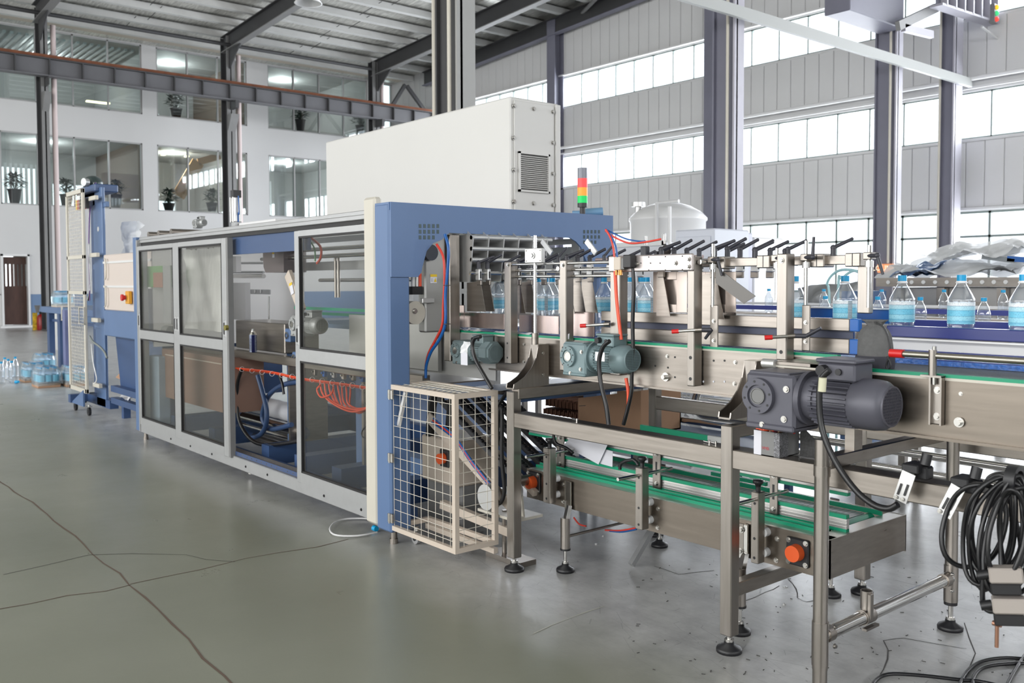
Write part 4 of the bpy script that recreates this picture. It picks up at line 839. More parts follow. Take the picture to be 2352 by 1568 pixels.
# lane racks: cross rods with clamps, levers and hanging divider plates
def rack(X, ys, z=1.655, drop=.19, dv=2, back=.1, lev=(50, 25)):
    M().cyl((X, 3.4, z), (X, 4.2, z), .012, 12).build('cross_rod', CHROME, uc)
    for i, y in enumerate(ys):
        M().box(X-.01, X+.03, y-.012, y+.012, z-.045, z+.026, .004).build('rod_clamp', ALUP, uc)
        M().box(X+.0301, X+.0306, y-.006, y+.006, z-.032, z+.010).build('clamp_slot', BLACK, uc)
        M().box(X-.03, X+.012, y+.014, y+.03, z-.075, z-.035, .003).build('hanger_block', STEEL, uc)
        lever(uc, X+.008, y, z+.026, lev[0]+(i*37 % 11)-5, 1.3, lev[1]+(i*53 % 9)-4)
        if i < dv: M().prism([(X-back, z-.06), (X, z-.05), (X+.05, z-.05-drop), (X-back, z-.05-drop)], 'y', y+.02, y+.024).build('divider_plate', STEEL, uc)
rack(-4.5, [3.46, 3.53, 3.68, 3.78, 3.9, 4.0, 4.1], back=.14); rack(-4.12, [3.46, 3.55, 3.66, 3.8], back=.1); rack(-3.7, [3.46, 3.545, 3.64, 3.8, 3.93, 4.06], z=1.672, drop=.2, dv=3, back=.08)
rack(-3.05, [3.50, 3.60, 3.70, 3.8, 3.92, 4.04], z=1.695, back=.04, drop=.22, dv=1); rack(-2.72, [3.5, 3.6, 3.7, 3.82, 3.95, 4.08], z=1.69, back=.1, drop=.22, dv=2)
for z, y in ((1.665, 3.43), (1.70, 3.40), (1.63, 3.43)): M().cyl((-4.1, y, z), (-3.3, y, z), .008, 10).build('slide_rod', CHROME, uc)
M().cyl((-3.9, 3.9, 1.73), (-3.1, 3.9, 1.73), .012, 10).build('slide_rod', mat('pinkish_steel', (190, 172, 170), .3, .8), uc)
for y in (3.5, 3.75, 4.0): M().cyl((-4.58, 3.47, 1.88-(y-3.5)*.28), (-4.58, 4.15, 1.88-(y-3.5)*.28), .014, 12).build('drum_rod', ALUP, uc)
for k in range(6): M().prism([(-4.75, 1.60), (-4.60, 1.60), (-4.56, 1.88), (-4.62, 1.92), (-4.75, 1.9)], 'y', 3.47+k*.125, 3.478+k*.125).build('drum_plate', ALUP, uc)
M().box(-4.74, -4.73, 3.45, 4.2, 1.6, 1.9).build('drum_back', mat('dark_steel_back', (140, 138, 135), .4, .5), uc)
# narrow adjuster plates and angled flats
for px in (1245, 1347):
    a, b = P(px, 553, Y=3.6), P(px+22, 582, Y=3.6); M().bar(a, b, .01, .03).build('angled_flat', ALUP, uc); lever(uc, a.x+.12, 3.62, 1.71, 60, 1, 50)
# front gear plate with valve
a, b = P(1399, 587, Y=3.375), P(1593, 622, Y=3.375)
M().box(a.x, b.x, 3.368, 3.384, b.z, a.z-.002, .006).build('bearing_plate', mat('pink_tinged_steel', (190, 182, 180), .35, .7, .05, 6), uc)
bolts(uc, [tuple(P(x, y, Y=3.367)) for x, y in ((1464, 606), (1551, 604), (1581, 595), (1581, 612))], .008, .012)
for x, y in ((1490, 590), (1528, 589), (1567, 588), (1472, 604), (1494, 604), (1516, 604), (1490, 620), (1528, 620), (1567, 619)): p = P(x, y, Y=3.367); M().cyl(p, (p.x, p.y-.001, p.z), .0032, 8).build('drilled_hole', BLACK, uc)
# beams on the right with clamp blocks, vertical rods and slotted bars
a, b = P(1610, 588, Y=3.52), P(1962, 606, Y=3.52)
M().box(a.x, b.x, 3.5, 3.54, b.z-.002, b.z+.038, .003).build('top_beam', STEEL, uc)
for px in (1655, 1757, 1880, 1962): q = P(px, 595, Y=3.49); M().box(q.x-.035, q.x+.035, 3.475, 3.56, b.z-.012, b.z+.045, .004).build('clamp_block', STEEL, uc); M().box(q.x-.002, q.x+.002, 3.4745, 3.475, b.z-.012, b.z+.045).build('clamp_slot', BLACK, uc)
for px, yt, yb in ((1638, 560, 705), (1785, 570, 690), (1852, 553, 700), (1997, 563, 706)):
    q, r_ = P(px, yt, Y=3.46), P(px, yb, Y=3.46)
    M().cyl((q.x, 3.46, r_.z), (q.x, 3.46, q.z), .0085 if px < 1990 else .009, 12).build('guide_rod', CHROME, uc)
    M().cyl((q.x, 3.46, 1.655), (q.x, 3.46, 1.68), .017, 16).build('rod_collar', ALUP, uc); M().box(q.x-.018, q.x+.018, 3.44, 3.5, 1.685, 1.715, .003).build('rod_block', STEEL, uc)
    d = Vector((.045, .05, 0)); z = 1.70
    M().cyl((q.x, 3.45, z), (q.x+.05, 3.43, z), .009, 10).sph((q.x+.05, 3.43, z), .012, 8).cyl((q.x+.05, 3.43, z), Vector((q.x+.075, 3.43, z-.075)) if px != 1852 else Vector((q.x+.055, 3.43, z+.085)), .008, 8, .006).build('clamp_lever', LEVER, uc)
for px, py in ((1508, 592), (1735, 578), (1914, 572), (1810, 576)): q = P(px, py, Y=3.5); lever(uc, q.x, 3.5, 1.705, 50, 1.15, 25)
for (xa, xb, ya, yb) in ((1632, 1650, 700, 802), (1843, 1861, 700, 806), (1282, 1300, 10, 10)):
    if ya == yb: continue
    q, r_ = P(xa, ya, Y=3.46), P(xb, yb, Y=3.46); M().box(q.x, r_.x, 3.455, 3.463, r_.z, q.z, .003).build('slotted_bar', STEELV, uc)
    bolts(uc, [((q.x+r_.x)/2, 3.455, q.z-.075), ((q.x+r_.x)/2, 3.455, r_.z+.04)], .007, .008)
a, b = P(1975, 610, Y=3.52), P(2003, 720, Y=3.52); M().box(a.x, b.x, 3.5, 3.53, b.z, a.z, .004).build('end_upright', STEELV, uc)
# side guards
def face(parent, name, m, x0, y0, x1, y1, Y, th=.01, b=.002):
    p, q = P(x0, y0, Y=Y), P(x1, y1, Y=Y); return M().box(p.x, q.x, Y, Y+th, q.z, p.z, b).build(name, m, parent)
for (x0, y0, x1, y1) in ((1066, 717, 1158, 757), (1038, 700, 1066, 752), (1192, 722, 1283, 768), (1305, 715, 1364, 775)): face(uc, 'guard_panel', mat('rolled_steel_guard', (186, 170, 166), .22, .9, .18, 3, 0, stretch=(3, 1, .2)), x0, y0, x1, y1, 3.52)
a0, a1 = P(1700, 724, Y=3.55), P(1700, 750, Y=3.55); b0, b1 = P(1700, 766, Y=3.55), P(1700, 797, Y=3.55); xa, xb = P(1380, 720, Y=3.55).x, P(1951, 740, Y=3.55).x; xe = P(1972, 740, Y=3.55).x
for (z1_, z0_) in ((a0.z, a1.z), (b0.z, b1.z)): M().box(xa, xb, 3.55, 3.575, z0_, z1_, .003).build('side_guard_rail', STEEL, uc); M().box(xb, xe, 3.55, 3.58, z0_, z1_, .003).build('blue_end_piece', BRIGHTB, uc)
M().box(xa, xb, 3.58, 3.585, b0.z, a1.z).build('guard_backing', mat('dark_blue_grey_backing', (66, 70, 88), .4, .3), uc)
for (x0, x1) in ((1500, 1578), (1604, 1690)):
    face(uc, 'window_plate', mat('pinkish_guard_sheet', (186, 174, 166), .3, .8, .08, 3), x0, 624, x0+16, 718, 3.535, .003); face(uc, 'window_plate', MC['pinkish_guard_sheet'], x1-24, 624, x1, 718, 3.535, .003); face(uc, 'window_plate', MC['pinkish_guard_sheet'], x0+16, 624, x1-24, 642, 3.535, .003); face(uc, 'window_plate', MC['pinkish_guard_sheet'], x0+16, 698, x1-24, 718, 3.535, .003)
face(uc, 'inner_sheet', MC['pinkish_guard_sheet'], 1512, 640, 1560, 702, 3.56, .003); face(uc, 'inner_sheet', MC['pinkish_guard_sheet'], 1616, 640, 1680, 702, 3.56, .003)
pp = [P(x, y, Y=3.44) for x, y in ((1644, 612), (1735, 680), (1708, 697), (1644, 650))]; M().prism([(p.x, p.z) for p in pp], 'y', 3.44, 3.444).build('triangular_sheet', mat('dull_dark_steel', (104, 102, 100), .45, .8), uc)
# spindle with square plate
a, b = P(1205, 571, Y=3.34), P(1243, 603, Y=3.34); cx = (a.x+b.x)/2
M().box(a.x, b.x, 3.34, 3.37, b.z, a.z, .003).build('spindle_plate', ALUP, uc); M().ring((cx, 3.34, (a.z+b.z)/2), (cx, 3.335, (a.z+b.z)/2), .018, .012, 18).cyl((cx, 3.34, (a.z+b.z)/2), (cx, 3.33, (a.z+b.z)/2), .008, 12).build('spindle_boss', ALUP, uc)
bolts(uc, [(x, 3.34, z) for x in (a.x+.012, b.x-.012) for z in (a.z-.012, b.z+.012)], .004, .004)
s0, s1 = P(1221, 540, Y=3.33), P(1221, 775, Y=3.33)
sp = M().cyl((s0.x, 3.355, s1.z), (s0.x, 3.355, s0.z), .0085, 12)
for k in range(60): z = s1.z+.02+k*(s0.z-s1.z-.03)/60; sp.cyl((s0.x, 3.355, z), (s0.x, 3.355, z+.003), .0115, 10)
sp.build('threaded_spindle', ALUP, uc); M().cyl((s0.x, 3.355, s1.z-.04), (s0.x, 3.355, s1.z+.025), .02, 20).build('spindle_sleeve', STEEL, uc)
# proximity rods with red tips, lever handle behind
for (xa_, xb_, y, Y) in ((1338, 1400, 748, 3.33), (1549, 1612, 761, 3.33), (1763, 1826, 775, 3.33)):
    a, b = P(xa_, y, Y=3.30), P(xb_, y-4, Y=3.37)
    M().cyl(a, b, .0075, 10).build('sensor_rod', CHROME, uc); M().cyl(a-(b-a).normalized()*.012, a+(b-a).normalized()*.02, .0105, 12).build('red_tip', RED, uc); M().cyl(b-(b-a).normalized()*.03, b, .011, 6).build('hex_sleeve', STEEL, uc)
    if xa_ > 1400: c = b+Vector((.04, .02, 0)); M().cyl(b, c, .010, 10).cyl(c, P(xb_+(8 if xa_ < 1700 else 60), y+(16 if xa_ < 1700 else -22), Y=3.4), .009, 8, .007).build('clamp_lever', LEVER, uc)
# clear debris film and a white scrap on the green strip
for k, (x, y) in enumerate(((1062, 755), (1150, 765), (1200, 768), (1090, 758))): q = P(x, y, Y=3.47); M().sheet((q.x-.05, 3.45, 1.293), (.13, 0, 0), (0, .03, .008), 10, 2, .005, k).build('film_scrap', FILM, uc)
q = P(1300, 779, Y=3.4); o = M().prism([(q.x-.03, 1.287), (q.x+.02, 1.287), (q.x+.025, 1.318), (q.x+.01, 1.31)], 'y', 3.40, 3.405).build('paper_scrap', PAPER, world=Vector((q.x, 3.4, 1.287))); tag(o, 'torn white scrap standing on the middle gearbox', 'scrap')
# valve block and its hoses
va = P(1418, 604, Y=3.33); vt = thing('solenoid_valve', 'small beige and black solenoid valve with brass fittings on the bearing plate', 'valve', va)
M().box(va.x-.028, va.x+.02, 3.33, 3.366, va.z-.035, va.z+.03, .003).build('valve_body', BEIGE, vt); M().box(va.x+.02, va.x+.04, 3.335, 3.364, va.z-.03, va.z+.025).build('spacer', GREY, vt)
M().box(va.x+.04, va.x+.095, 3.325, 3.366, va.z-.025, va.z+.04, .004).build('coil', BLACK, vt)
for dx in (-.02, 0, .012): M().cyl((va.x+dx, 3.345, va.z-.06), (va.x+dx, 3.345, va.z-.035), .007, 8).build('brass_fitting', mat('brass_fitting', (200, 140, 80), .3, .8), vt)
hose(vt, [(1411, 590), (1409, 570), (1402, 545), (1391, 527)], .0055, REDH, Y=3.34); hose(vt, [(1418, 590), (1414, 565), (1404, 543), (1392, 527)], .005, BLUEH, Y=3.345)
hose(vt, [(1391, 526), (1410, 536), (1440, 549), (1470, 554), (1482, 553)], .004, BLUEH, Y=3.36); hose(vt, [(1391, 530), (1412, 545), (1445, 558), (1480, 556), (1518, 549)], .005, REDH, Y=3.35)
hose(vt, [(1413, 622), (1416, 680), (1421, 730), (1427, 780)], .009, ORAN, Y=3.36); hose(vt, [(1438, 868), (1443, 900), (1443, 935)], .009, ORAN, Y=3.4)
hose(vt, [(1453, 600), (1456, 660), (1453, 740), (1454, 800), (1451, 868), (1450, 900), (1440, 945), (1432, 975)], .010, CABLE, Y=3.37); M().box(P(1470, 580, Y=3.5).x, P(1484, 580, Y=3.5).x, 3.5, 3.53, 1.70, 1.78, .004).build('sensor_block', LEVER, vt)
for px, py in ((1483, 549), (1526, 546)): q = P(px, py, Y=3.45); M().cyl((q.x, 3.45, q.z-.03), (q.x, 3.45, q.z+.015), .006, 8).build('needle_valve', CHROME, vt)
q = P(1530, 575, Y=3.6); M().sph((q.x, 3.6, q.z), .03, 12).build('round_switch', mat('brown_black_knob', (70, 64, 62), .3), vt)
# gear motors
MOTM = mat('teal_grey_motor', (118, 138, 142), .42, .1, .07, 8, .05)
t, g = gearmotor('gear_motor', 'teal-grey gear motor in the middle of the in-feed conveyor', -3.545, 3.29, 1.207, .70, MOTM)
hose(t, [(1400, 783), (1385, 797), (1376, 830), (1380, 880), (1392, 930), (1398, 975)], .011, CABLE, 'power_cable', Y=3.13)
q = P(1375, 815, Y=3.24); M().box(q.x-.02, q.x+.045, 3.236, 3.24, q.z-.03, q.z+.015).build('name_plate', ALUP, t)
t, g = gearmotor('gear_motor', 'small grey-green gear motor with square fan cowl just right of the portal', -4.60, 3.33, 1.176, .58, MOTG, square=True)
hose(t, [(1104, 773), (1090, 777), (1085, 795), (1092, 825), (1110, 858), (1130, 892)], .011, CABLE, 'power_cable', Y=3.16)
q0 = P(1062, 795, Y=3.22); M().box(q0.x-.01, q0.x+.055, 3.215, 3.218, q0.z-.11, q0.z-.03).build('hanging_tag', PAPER, t); M().sheet((q0.x-.01, 3.214, q0.z-.04), (.07, 0, 0), (.02, 0, .07), 6, 5, .008, 3).build('plastic_bag', FILM, t)
t, g = gearmotor('gear_motor', 'large dark slate gear motor in the right foreground', -2.205, 3.05, 1.146, .9, MOTD)
hose(t, [(1905, 850), (1888, 868), (1882, 900), (1884, 960), (1896, 1010), (1925, 1070), (1965, 1125), (2005, 1158), (2040, 1168), (2062, 1158)], .012, CABLE, 'power_cable', Y=2.98)
q = P(1888, 880, Y=2.96); M().cyl((q.x, 2.965, q.z+.02), (q.x-.003, 2.965, q.z-.03), .0145, 12).build('cable_marker', mat('aged_white_marker', (210, 208, 180), .5), t)
# ================================================================ NEAR CONVEYOR (right foreground)
nc = thing('side_conveyor', 'broad stainless conveyor with grey belt running out of the right edge', 'conveyor', (-.9, 3.4, 1.02))
YN = 3.25; zt, zb = P(2000, 849, Y=YN).z, P(2031, 990, Y=YN).z
M().box(-2.16, 1.2, YN, YN+.006, zb, zt-.018).box(-2.16, 1.2, YN-.02, YN+.006, zb-.004, zb+.006).build('side_panel', mat('warm_brushed_steel', (126, 118, 109), .3, .95, .08, 6, .02, stretch=(.3, 1, 5)), nc)
M().box(-2.2, 1.2, YN, YN+.03, zt-.018, zt-.008).build('cream_edge', CREAM, nc); M().box(-2.04, 1.2, YN, YN+.03, zt-.008, zt+.004).build('wear_strip', GREEN, nc)
M().box(-2.0, 1.2, YN+.03, 3.62, zt-.02, zt-.004).build('belt', BELTG, nc); M().box(-2.2, -2.0, YN, 3.7, zt-.012, zt+.006, .002).build('transfer_plate', STEEL, nc); M().box(-2.012, -2.0, YN+.01, 3.7, zt+.006, zt+.012).build('plate_edge', BLACK, nc)
M().cyl((-2.26, YN+.0, zt-.006), (-2.2, YN+.0, zt-.006), .02, 12).build('end_bracket', ALUP, nc)
for z, (za, zb_) in enumerate(((1.365, 1.41),)): M().box(-1.95, 1.2, 3.68, 3.74, za, zb_, .003).box(-1.95, 1.2, 3.68, 3.69, 1.29, 1.312).build('navy_guard', NAVY, nc)
M().box(-1.95, 1.2, 3.70, 3.71, 1.312, 1.36).box(-1.95, 1.2, 3.66, 3.68, 1.355, 1.362).build('white_guard', WHITEM, nc)
NB = mat('navy_rear_guard', (48, 60, 140), .3)
M().box(P(2046, 750, Y=4.1).x, 1.2, 4.1, 4.13, 1.387, 1.42, .003).build('rear_guard', NB, nc)
a, b = P(1862, 718, Y=4.05), P(2045, 757, Y=4.05); M().box(a.x, b.x, 4.05, 4.06, 1.40, 1.465).build('bright_blue_guard', BRIGHTB, nc); M().box(a.x, b.x, 4.03, 4.06, 1.465, 1.472).box(a.x, b.x, 4.03, 4.06, 1.393, 1.4).build('guard_edge', ALUP, nc)
M().box(P(1860, 780, Y=3.7).x, P(1960, 780, Y=3.7).x, 3.7, 3.71, 1.345, 1.375).build('bright_blue_guard', BRIGHTB, nc)
a, b = P(2143, 862, Y=YN), P(2170, 976, Y=YN); M().box(a.x, b.x, YN-.012, YN-.004, b.z, a.z, .004).box(a.x, a.x+.006, YN-.03, YN-.004, b.z, a.z).box(b.x-.006, b.x, YN-.03, YN-.004, b.z, a.z).box(a.x-.03, b.x, YN-.035, YN+.02, a.z-.004, a.z+.003).build('post_bracket', STEELV, nc); cx = (a.x+b.x)/2
bolts(nc, [(cx, YN-.012, a.z-.05), (cx, YN-.012, b.z+.03)], .009, .01); p = P(2205, 969, Y=YN); bolts(nc, [(p.x, YN-.004, p.z)], .012, .02); p = P(2207, 904, Y=YN); bolts(nc, [(p.x, YN, p.z)], .005, .006)
q = P(2145, 795, Y=3.22); M().cyl((q.x, 3.225, a.z-.03), (q.x, 3.225, q.z), .0075, 12).build('guide_post', CHROME, nc); M().cyl((q.x-.006, 3.225, P(2140, 862, Y=3.22).z), (q.x-.006, 3.225, P(2140, 803, Y=3.22).z), .014, 14).build('post_sleeve', STEELV, nc)
a, b = P(2060, 812, Y=3.22), P(2352, 824, Y=3.22); M().cyl((a.x, 3.23, a.z), (1.2, 3.23, a.z-.0), .0115, 14).build('guide_tube', mat('tube_steel', (150, 146, 136), .25, .9), nc); M().cyl((a.x-.03, 3.23, a.z), (a.x+.02, 3.23, a.z), .016, 14).build('red_tip', RED, nc)
# drawstring bag
q = P(1997, 848, Z=zt-.004); bag = thing('drawstring_bag', 'dark grey drawstring bag standing on the grey belt', 'bag', q)
BAGM = mat('charcoal_cloth', (98, 98, 98), .95, 0, .08, 60, .2); bx, by, bz = q.x-.01, 3.36, zt-.004
def bagmesh():
    pr = [(.0, 0), (.067, .001), (.07, .02), (.07, .06), (.067, .10), (.060, .13), (.050, .150), (.038, .161), (.030, .165), (.026, .169), (.036, .182), (.046, .190), (.036, .188), (.02, .172)]
    m_ = M(); n = 30; vs = []
    for i, (r, h) in enumerate(pr):
        for j in range(n):
            a = 2*math.pi*j/n; w_ = 1+(.16*math.sin(a*9)+.08*math.sin(a*14+1))*min(1.3, max(0, (h-.10)/.06))+.03*math.sin(a*3+h*20)
            vs.append((bx+r*w_*math.cos(a)*1.0, by+r*w_*math.sin(a)*.8, bz+h))
    return m_.add(vs, [(i*n+j, i*n+(j+1) % n, (i+1)*n+(j+1) % n, (i+1)*n+j) for i in range(len(pr)-1) for j in range(n)], True)
bagmesh().build('cloth_body', BAGM, bag); M().lathe((bx, by, bz+.001), [(.0715, .0), (.0735, .02), (.0735, .042), (.0705, .05)], 30).build('base_band', mat('darker_cloth', (62, 62, 70), .95), bag); M().tube([P(x, y, Y=3.3) for x, y in ((2012, 742), (2030, 752), (2042, 780), (2044, 810), (2036, 838), (2040, 850), (2046, 838), (2038, 818))], .0035, 6).build('cord', BLACK, bag)
# ================================================================ PIPE STAND, TABLE FRAME
ps = thing('pipe_stand', 'round-tube stainless stand in the right foreground carrying the side conveyor', 'stand', (-1.888, 3.6, 0))
PX_ = -1.888; y1, y2 = 3.095, 4.18
for y in (y1, y2): M().cyl((PX_, y, .13 if y > 4 else .045), (PX_, y, .945 if y > 4 else 1.0), .0275, 24).build('pole', STEELV, ps); M().cyl((PX_, y, .13), (PX_, y, .30), .031, 24).build('pole_sleeve', STEELV, ps); pipe_foot(ps, PX_, y, .13 if y > 4 else .04, .055, .011); M().cyl((PX_, y, .115), (PX_, y, .13), .029, 20).build('end_plug', BLACK if y > 4 else STEELV, ps)
M().ring((PX_, y1, .86), (PX_, y1, .90), .031, .0275, 24).build('collar', STEELV, ps)
M().box(PX_-.025, PX_+.025, y1+.02, y2, .885, .935, .004).build('cross_rail', STEEL, ps); M().cyl((PX_, y1, .24), (PX_, y2, .24), .026, 22).build('brace_tube', CHROME, ps)
for y in (y1+.05, y2-.06): M().ring((PX_, y-.02, .24), (PX_, y+.02, .24), .031, .026, 22).build('clamp_ring', STEEL, ps); bolts(ps, [(PX_+.03, y, .275), (PX_+.03, y, .2)], .007, .01, (1, 0, 0))
ym = P(1990, 1380, X=PX_).y; M().ring((PX_, ym, .27), (PX_, ym, .345), .024, .020, 20).box(PX_+.018, PX_+.032, ym-.025, ym+.0, .235, .34, .002).ring((PX_, ym-.035, .24), (PX_, ym+.035, .24), .031, .027, 20).box(PX_+.01, PX_+.03, ym-.05, ym+.05, .195, .205).build('tee_clamp', STEELV, ps)
for y in (3.32, 3.95): M().box(PX_-.02, PX_+.02, y-.03, y+.03, .935, zb+.003).build('support_block', STEEL, ps)
tb = thing('table_frame', 'welded square-tube stainless frame standing under the in-feed conveyor', 'frame', (-3.1, 3.7, 0))
for (x, y, zt_) in ((-3.835, 3.195, 1.0), (-2.385, 3.195, .985), (-3.8, 4.32, 1.0), (-2.4, 4.32, 1.0)):
    M().box(x-.03, x+.03, y-.03, y+.03, .075, zt_, .004).build('leg', STEELV, tb); pipe_foot(tb, x, y, .075, .055, .011)
for y in (3.165, 4.29): M().box(-3.81, -1.05, y+(.006 if y < 4 else .004), y+.1 if y < 4 else y+.05, .803, .885, .004).build('long_rail', STEEL, tb)
M().box(-2.41, -2.36, 3.2, 4.3, .24, .30, .004).build('low_crossbar', STEEL, tb); M().box(-3.86, -3.8, 3.2, 4.3, .955, 1.015, .004).build('top_crossbar', STEEL, tb); M().box(-2.41, -2.36, 3.2, 4.3, .93, .985, .004).build('top_crossbar', STEEL, tb)
for x in (-3.84, -2.40):
    ar = [(3.17, 1.016), (3.2, 1.016)]+[(3.2+.16*math.sin(t), 1.03+.215*(1-math.cos(t))) for t in [R(k*15) for k in range(7)]]
    pol = [(3.17, 1.016), (3.175, 1.04), (3.20, 1.05), (3.25, 1.075), (3.30, 1.12), (3.335, 1.175), (3.355, 1.25), (3.43, 1.25), (3.43, 1.016)]
    for xx in (x-.03, x+.03):
        mb = M()
        for (a, b), (c, d) in zip(pol[:7], pol[1:7]): mb.prism([(a, 1.016), (c, 1.016), (c, d), (a, b)], 'x', xx-.003, xx+.003)
        mb.box(xx-.003, xx+.003, 3.355, 3.43, 1.016, 1.25); mb.build('curved_gusset', STEELV, tb)
    M().box(x-.03, x+.03, 3.35, 3.42, 1.016, 1.25).box(x-.03, x+.03, 3.17, 3.43, 1.01, 1.018).build('gusset_web', STEELV, tb)
    bolts(tb, [(x+.034, 3.385, 1.2), (x+.034, 3.385, 1.08)], .007, .008, (1, 0, 0))
# photo sensors on the long rail
for k, (px, py, lab) in enumerate(((2092, 1078, 'photo sensor on a slotted steel plate, left of the two on the long rail'), (2205, 1110, 'photo sensor on a slotted steel plate, right of the two, next to the cable coil'))):
    q = P(px, py, Y=3.13); t = thing('photo_sensor', lab, 'sensor', q); x, z = q.x, q.z; t_ = .02*k
    M().box(x-.03, x+.03, 3.12, 3.21, z-.012, z+.02, .004).box(x-.0, x+.05, 3.15, 3.2, z-.035, z+.012, .006).build('sensor_head', BLACK, t); M().cyl((x+.03, 3.17, z+.015), (x+.035, 3.18, z+.055), .018, 14).build('lock_knob', BLACK, t)
    dz = -.115; dx = -.03-.015*k; pl_ = M().bar((x, 3.118, z-.01), (x+dx, 3.112, z+dz), .004, .05, 0, (1, 0, 0)); pl_.build('slotted_plate', ALUP, t)
    for s_ in (-.012, .012): M().bar((x+dx*.4+s_, 3.111, z+dz*.45), (x+dx*.8+s_, 3.108, z+dz*.8), .003, .007, 0, (1, 0, 0)).build('slot', BLACK, t)
    bolts(t, [(x+dx-.012, 3.106, z+dz+.012), (x+dx+.012, 3.106, z+dz+.008)], .005, .006)
M().tube([P(2108, 1058, Y=3.2), P(2115, 1065, Y=3.2), P(2138, 1092, Y=3.2)], .004, 6).build('sensor_wire', CABLE, bpy.data.objects['photo_sensor'])
# ================================================================ LOWER CONVEYOR
lc = thing('lower_conveyor', 'low stainless carton conveyor with green and aluminium side guides', 'conveyor', (-3.0, 3.75, .34)); YL = 3.43
M().box(-4.0, -2.05, YL, YL+.006, .345, .515).build('side_panel', mat('warm_brushed_steel', (168, 158, 146)), lc); M().box(-4.0, -2.05, 4.07, 4.076, .345, .515).build('rear_panel', STEEL, lc); M().box(-2.056, -2.05, YL, 4.076, .35, .516).build('end_plate', STEEL, lc)
M().box(-4.0, -2.06, YL+.006, YL+.07, .508, .513).box(-2.13, -2.056, YL, 4.07, .508, .513).build('top_lip', mat('bright_lip', (196, 194, 190), .3, .7), lc)
M().box(-4.0, -2.12, YL+.07, YL+.08, .513, .528).box(-4.0, -2.12, YL+.10, YL+.108, .52, .535).box(-4.0, -2.12, 3.98, 3.99, .513, .535).build('green_guide_strip', GREEN, lc)
M().box(-4.0, -2.2, YL+.11, 3.62, .50, .512).box(-4.0, -2.2, 3.72, 3.97, .50, .512).build('slat_belt', mat('white_slat_belt', (206, 206, 206), .4, 0, .08, 120, .2), lc); bs = M()
for k in range(60): x = -3.98+k*.03; bs.box(x, x+.002, YL+.115, 3.62, .512, .5125); bs.box(x, x+.002, 3.72, 3.97, .512, .5125)
bs.build('belt_joints', GREY, lc, kind='stuff')
M().cyl((-2.17, YL+.12, .49), (-2.17, 3.6, .49), .028, 14).build('end_roller', BLACK, lc); M().cyl((-2.17, 3.72, .49), (-2.17, 3.97, .49), .028, 14).build('end_roller', GREEN, lc)
def guide(Y, yt, yb, x, xl, xr):
    a, b = P(x, yt, Y=Y), P(x, yb, Y=Y); x0, x1 = P(xl, yt, Y=Y).x, P(xr, yt, Y=Y).x; h = a.z-b.z
    M().box(x0, x1, Y, Y+.02, b.z+h*.2, a.z-h*.2).box(x0, x1, Y-.003, Y, b.z+h*.28, b.z+h*.36).box(x0, x1, Y-.003, Y, b.z+h*.46, b.z+h*.54).box(x0, x1, Y-.003, Y, b.z+h*.64, b.z+h*.72).build('guide_profile', mat('bright_profile', (204, 202, 200), .3, .75), lc)
    M().box(x0, x1, Y-.005, Y+.02, a.z-h*.22, a.z).build('green_guide_strip', GREEN, lc); M().box(x0, x1, Y-.005, Y+.02, b.z, b.z+h*.22).build('green_guide_strip', GREEN, lc)
guide(3.60, 1043, 1072, 1600, 1216, 1949); guide(3.60, 1110, 1146, 1600, 1272, 1946)
a, b = P(1470, 975, Y=4.02), P(1470, 992, Y=4.02); x0, x1 = a.x, P(1625, 1000, Y=4.02).x
M().box(x0, x1, 4.02, 4.04, b.z, a.z).build('rear_green_guide', GREEN, lc); M().box(x1, x1+.1, 4.02, 4.04, b.z, a.z).build('rear_guide_end', ALUP, lc)
a = P(1600, 1080, Y=3.98); M().box(-3.1, -2.75, 3.98, 4.0, a.z-.012, a.z+.008).build('rear_green_guide', GREEN, lc); M().cyl((-3.4, 3.95, .66), (-2.1, 3.95, .66), .008, 10).build('guide_rod', STEEL, lc)
for px, yt, yb in ((1287, 992, 1076), (1508, 1027, 1123), (1777, 1075, 1183)):
    a, b = P(px-9, yt, Y=3.585), P(px+9, yb, Y=3.585); M().box(a.x, b.x, 3.583, 3.590, b.z, a.z, .003).build('slotted_plate', STEELV, lc); x = (a.x+b.x)/2; h = a.z-b.z
    M().box(x-.006, x+.006, 3.5825, 3.583, b.z+h*.33, b.z+h*.66).build('slot', BLACK, lc); bolts(lc, [(x, 3.583, a.z-.03), (x, 3.583, b.z+.025)], .008, .01)
for px, yt, yb, rx, ry in ((1258, 1027, 1157, 1213, 1046), (1470, 1072, 1218, 1424, 1095), (1736, 1128, 1296, 1700, 1150)):
    a, b = P(px-11, yt, Y=3.35), P(px+5, yb, Y=3.35); M().box(a.x, b.x, 3.35, 3.40, b.z, a.z, .003).build('guide_upright', STEELV, lc); x = (a.x+b.x)/2
    for z in (b.z+.025, b.z+(a.z-b.z)*.35, a.z-.05): M().cyl((x, 3.3495, z), (x, 3.349, z), .0065, 10).build('fixing_hole', BLACK, lc)
    for z in (b.z+.04, b.z+.13): M().cyl((x+.01, 3.4, z), (x+.01, 3.43, z), .02, 14).build('spacer', WHITEP, lc)
    M().cyl((x, 3.375, a.z), (x, 3.375, a.z+.02), .011, 12).lathe((x, 3.375, a.z+.02), [(.012, 0), (.014, .01), (.024, .018), (.022, .032), (0, .033)], 8).build('star_knob', BLACK, lc)
    zr = P(px, ry-6, Y=3.37).z; M().cyl((x, 3.2, zr), (x, 3.6, zr), .0085, 12).build('cross_rod', CHROME, lc)
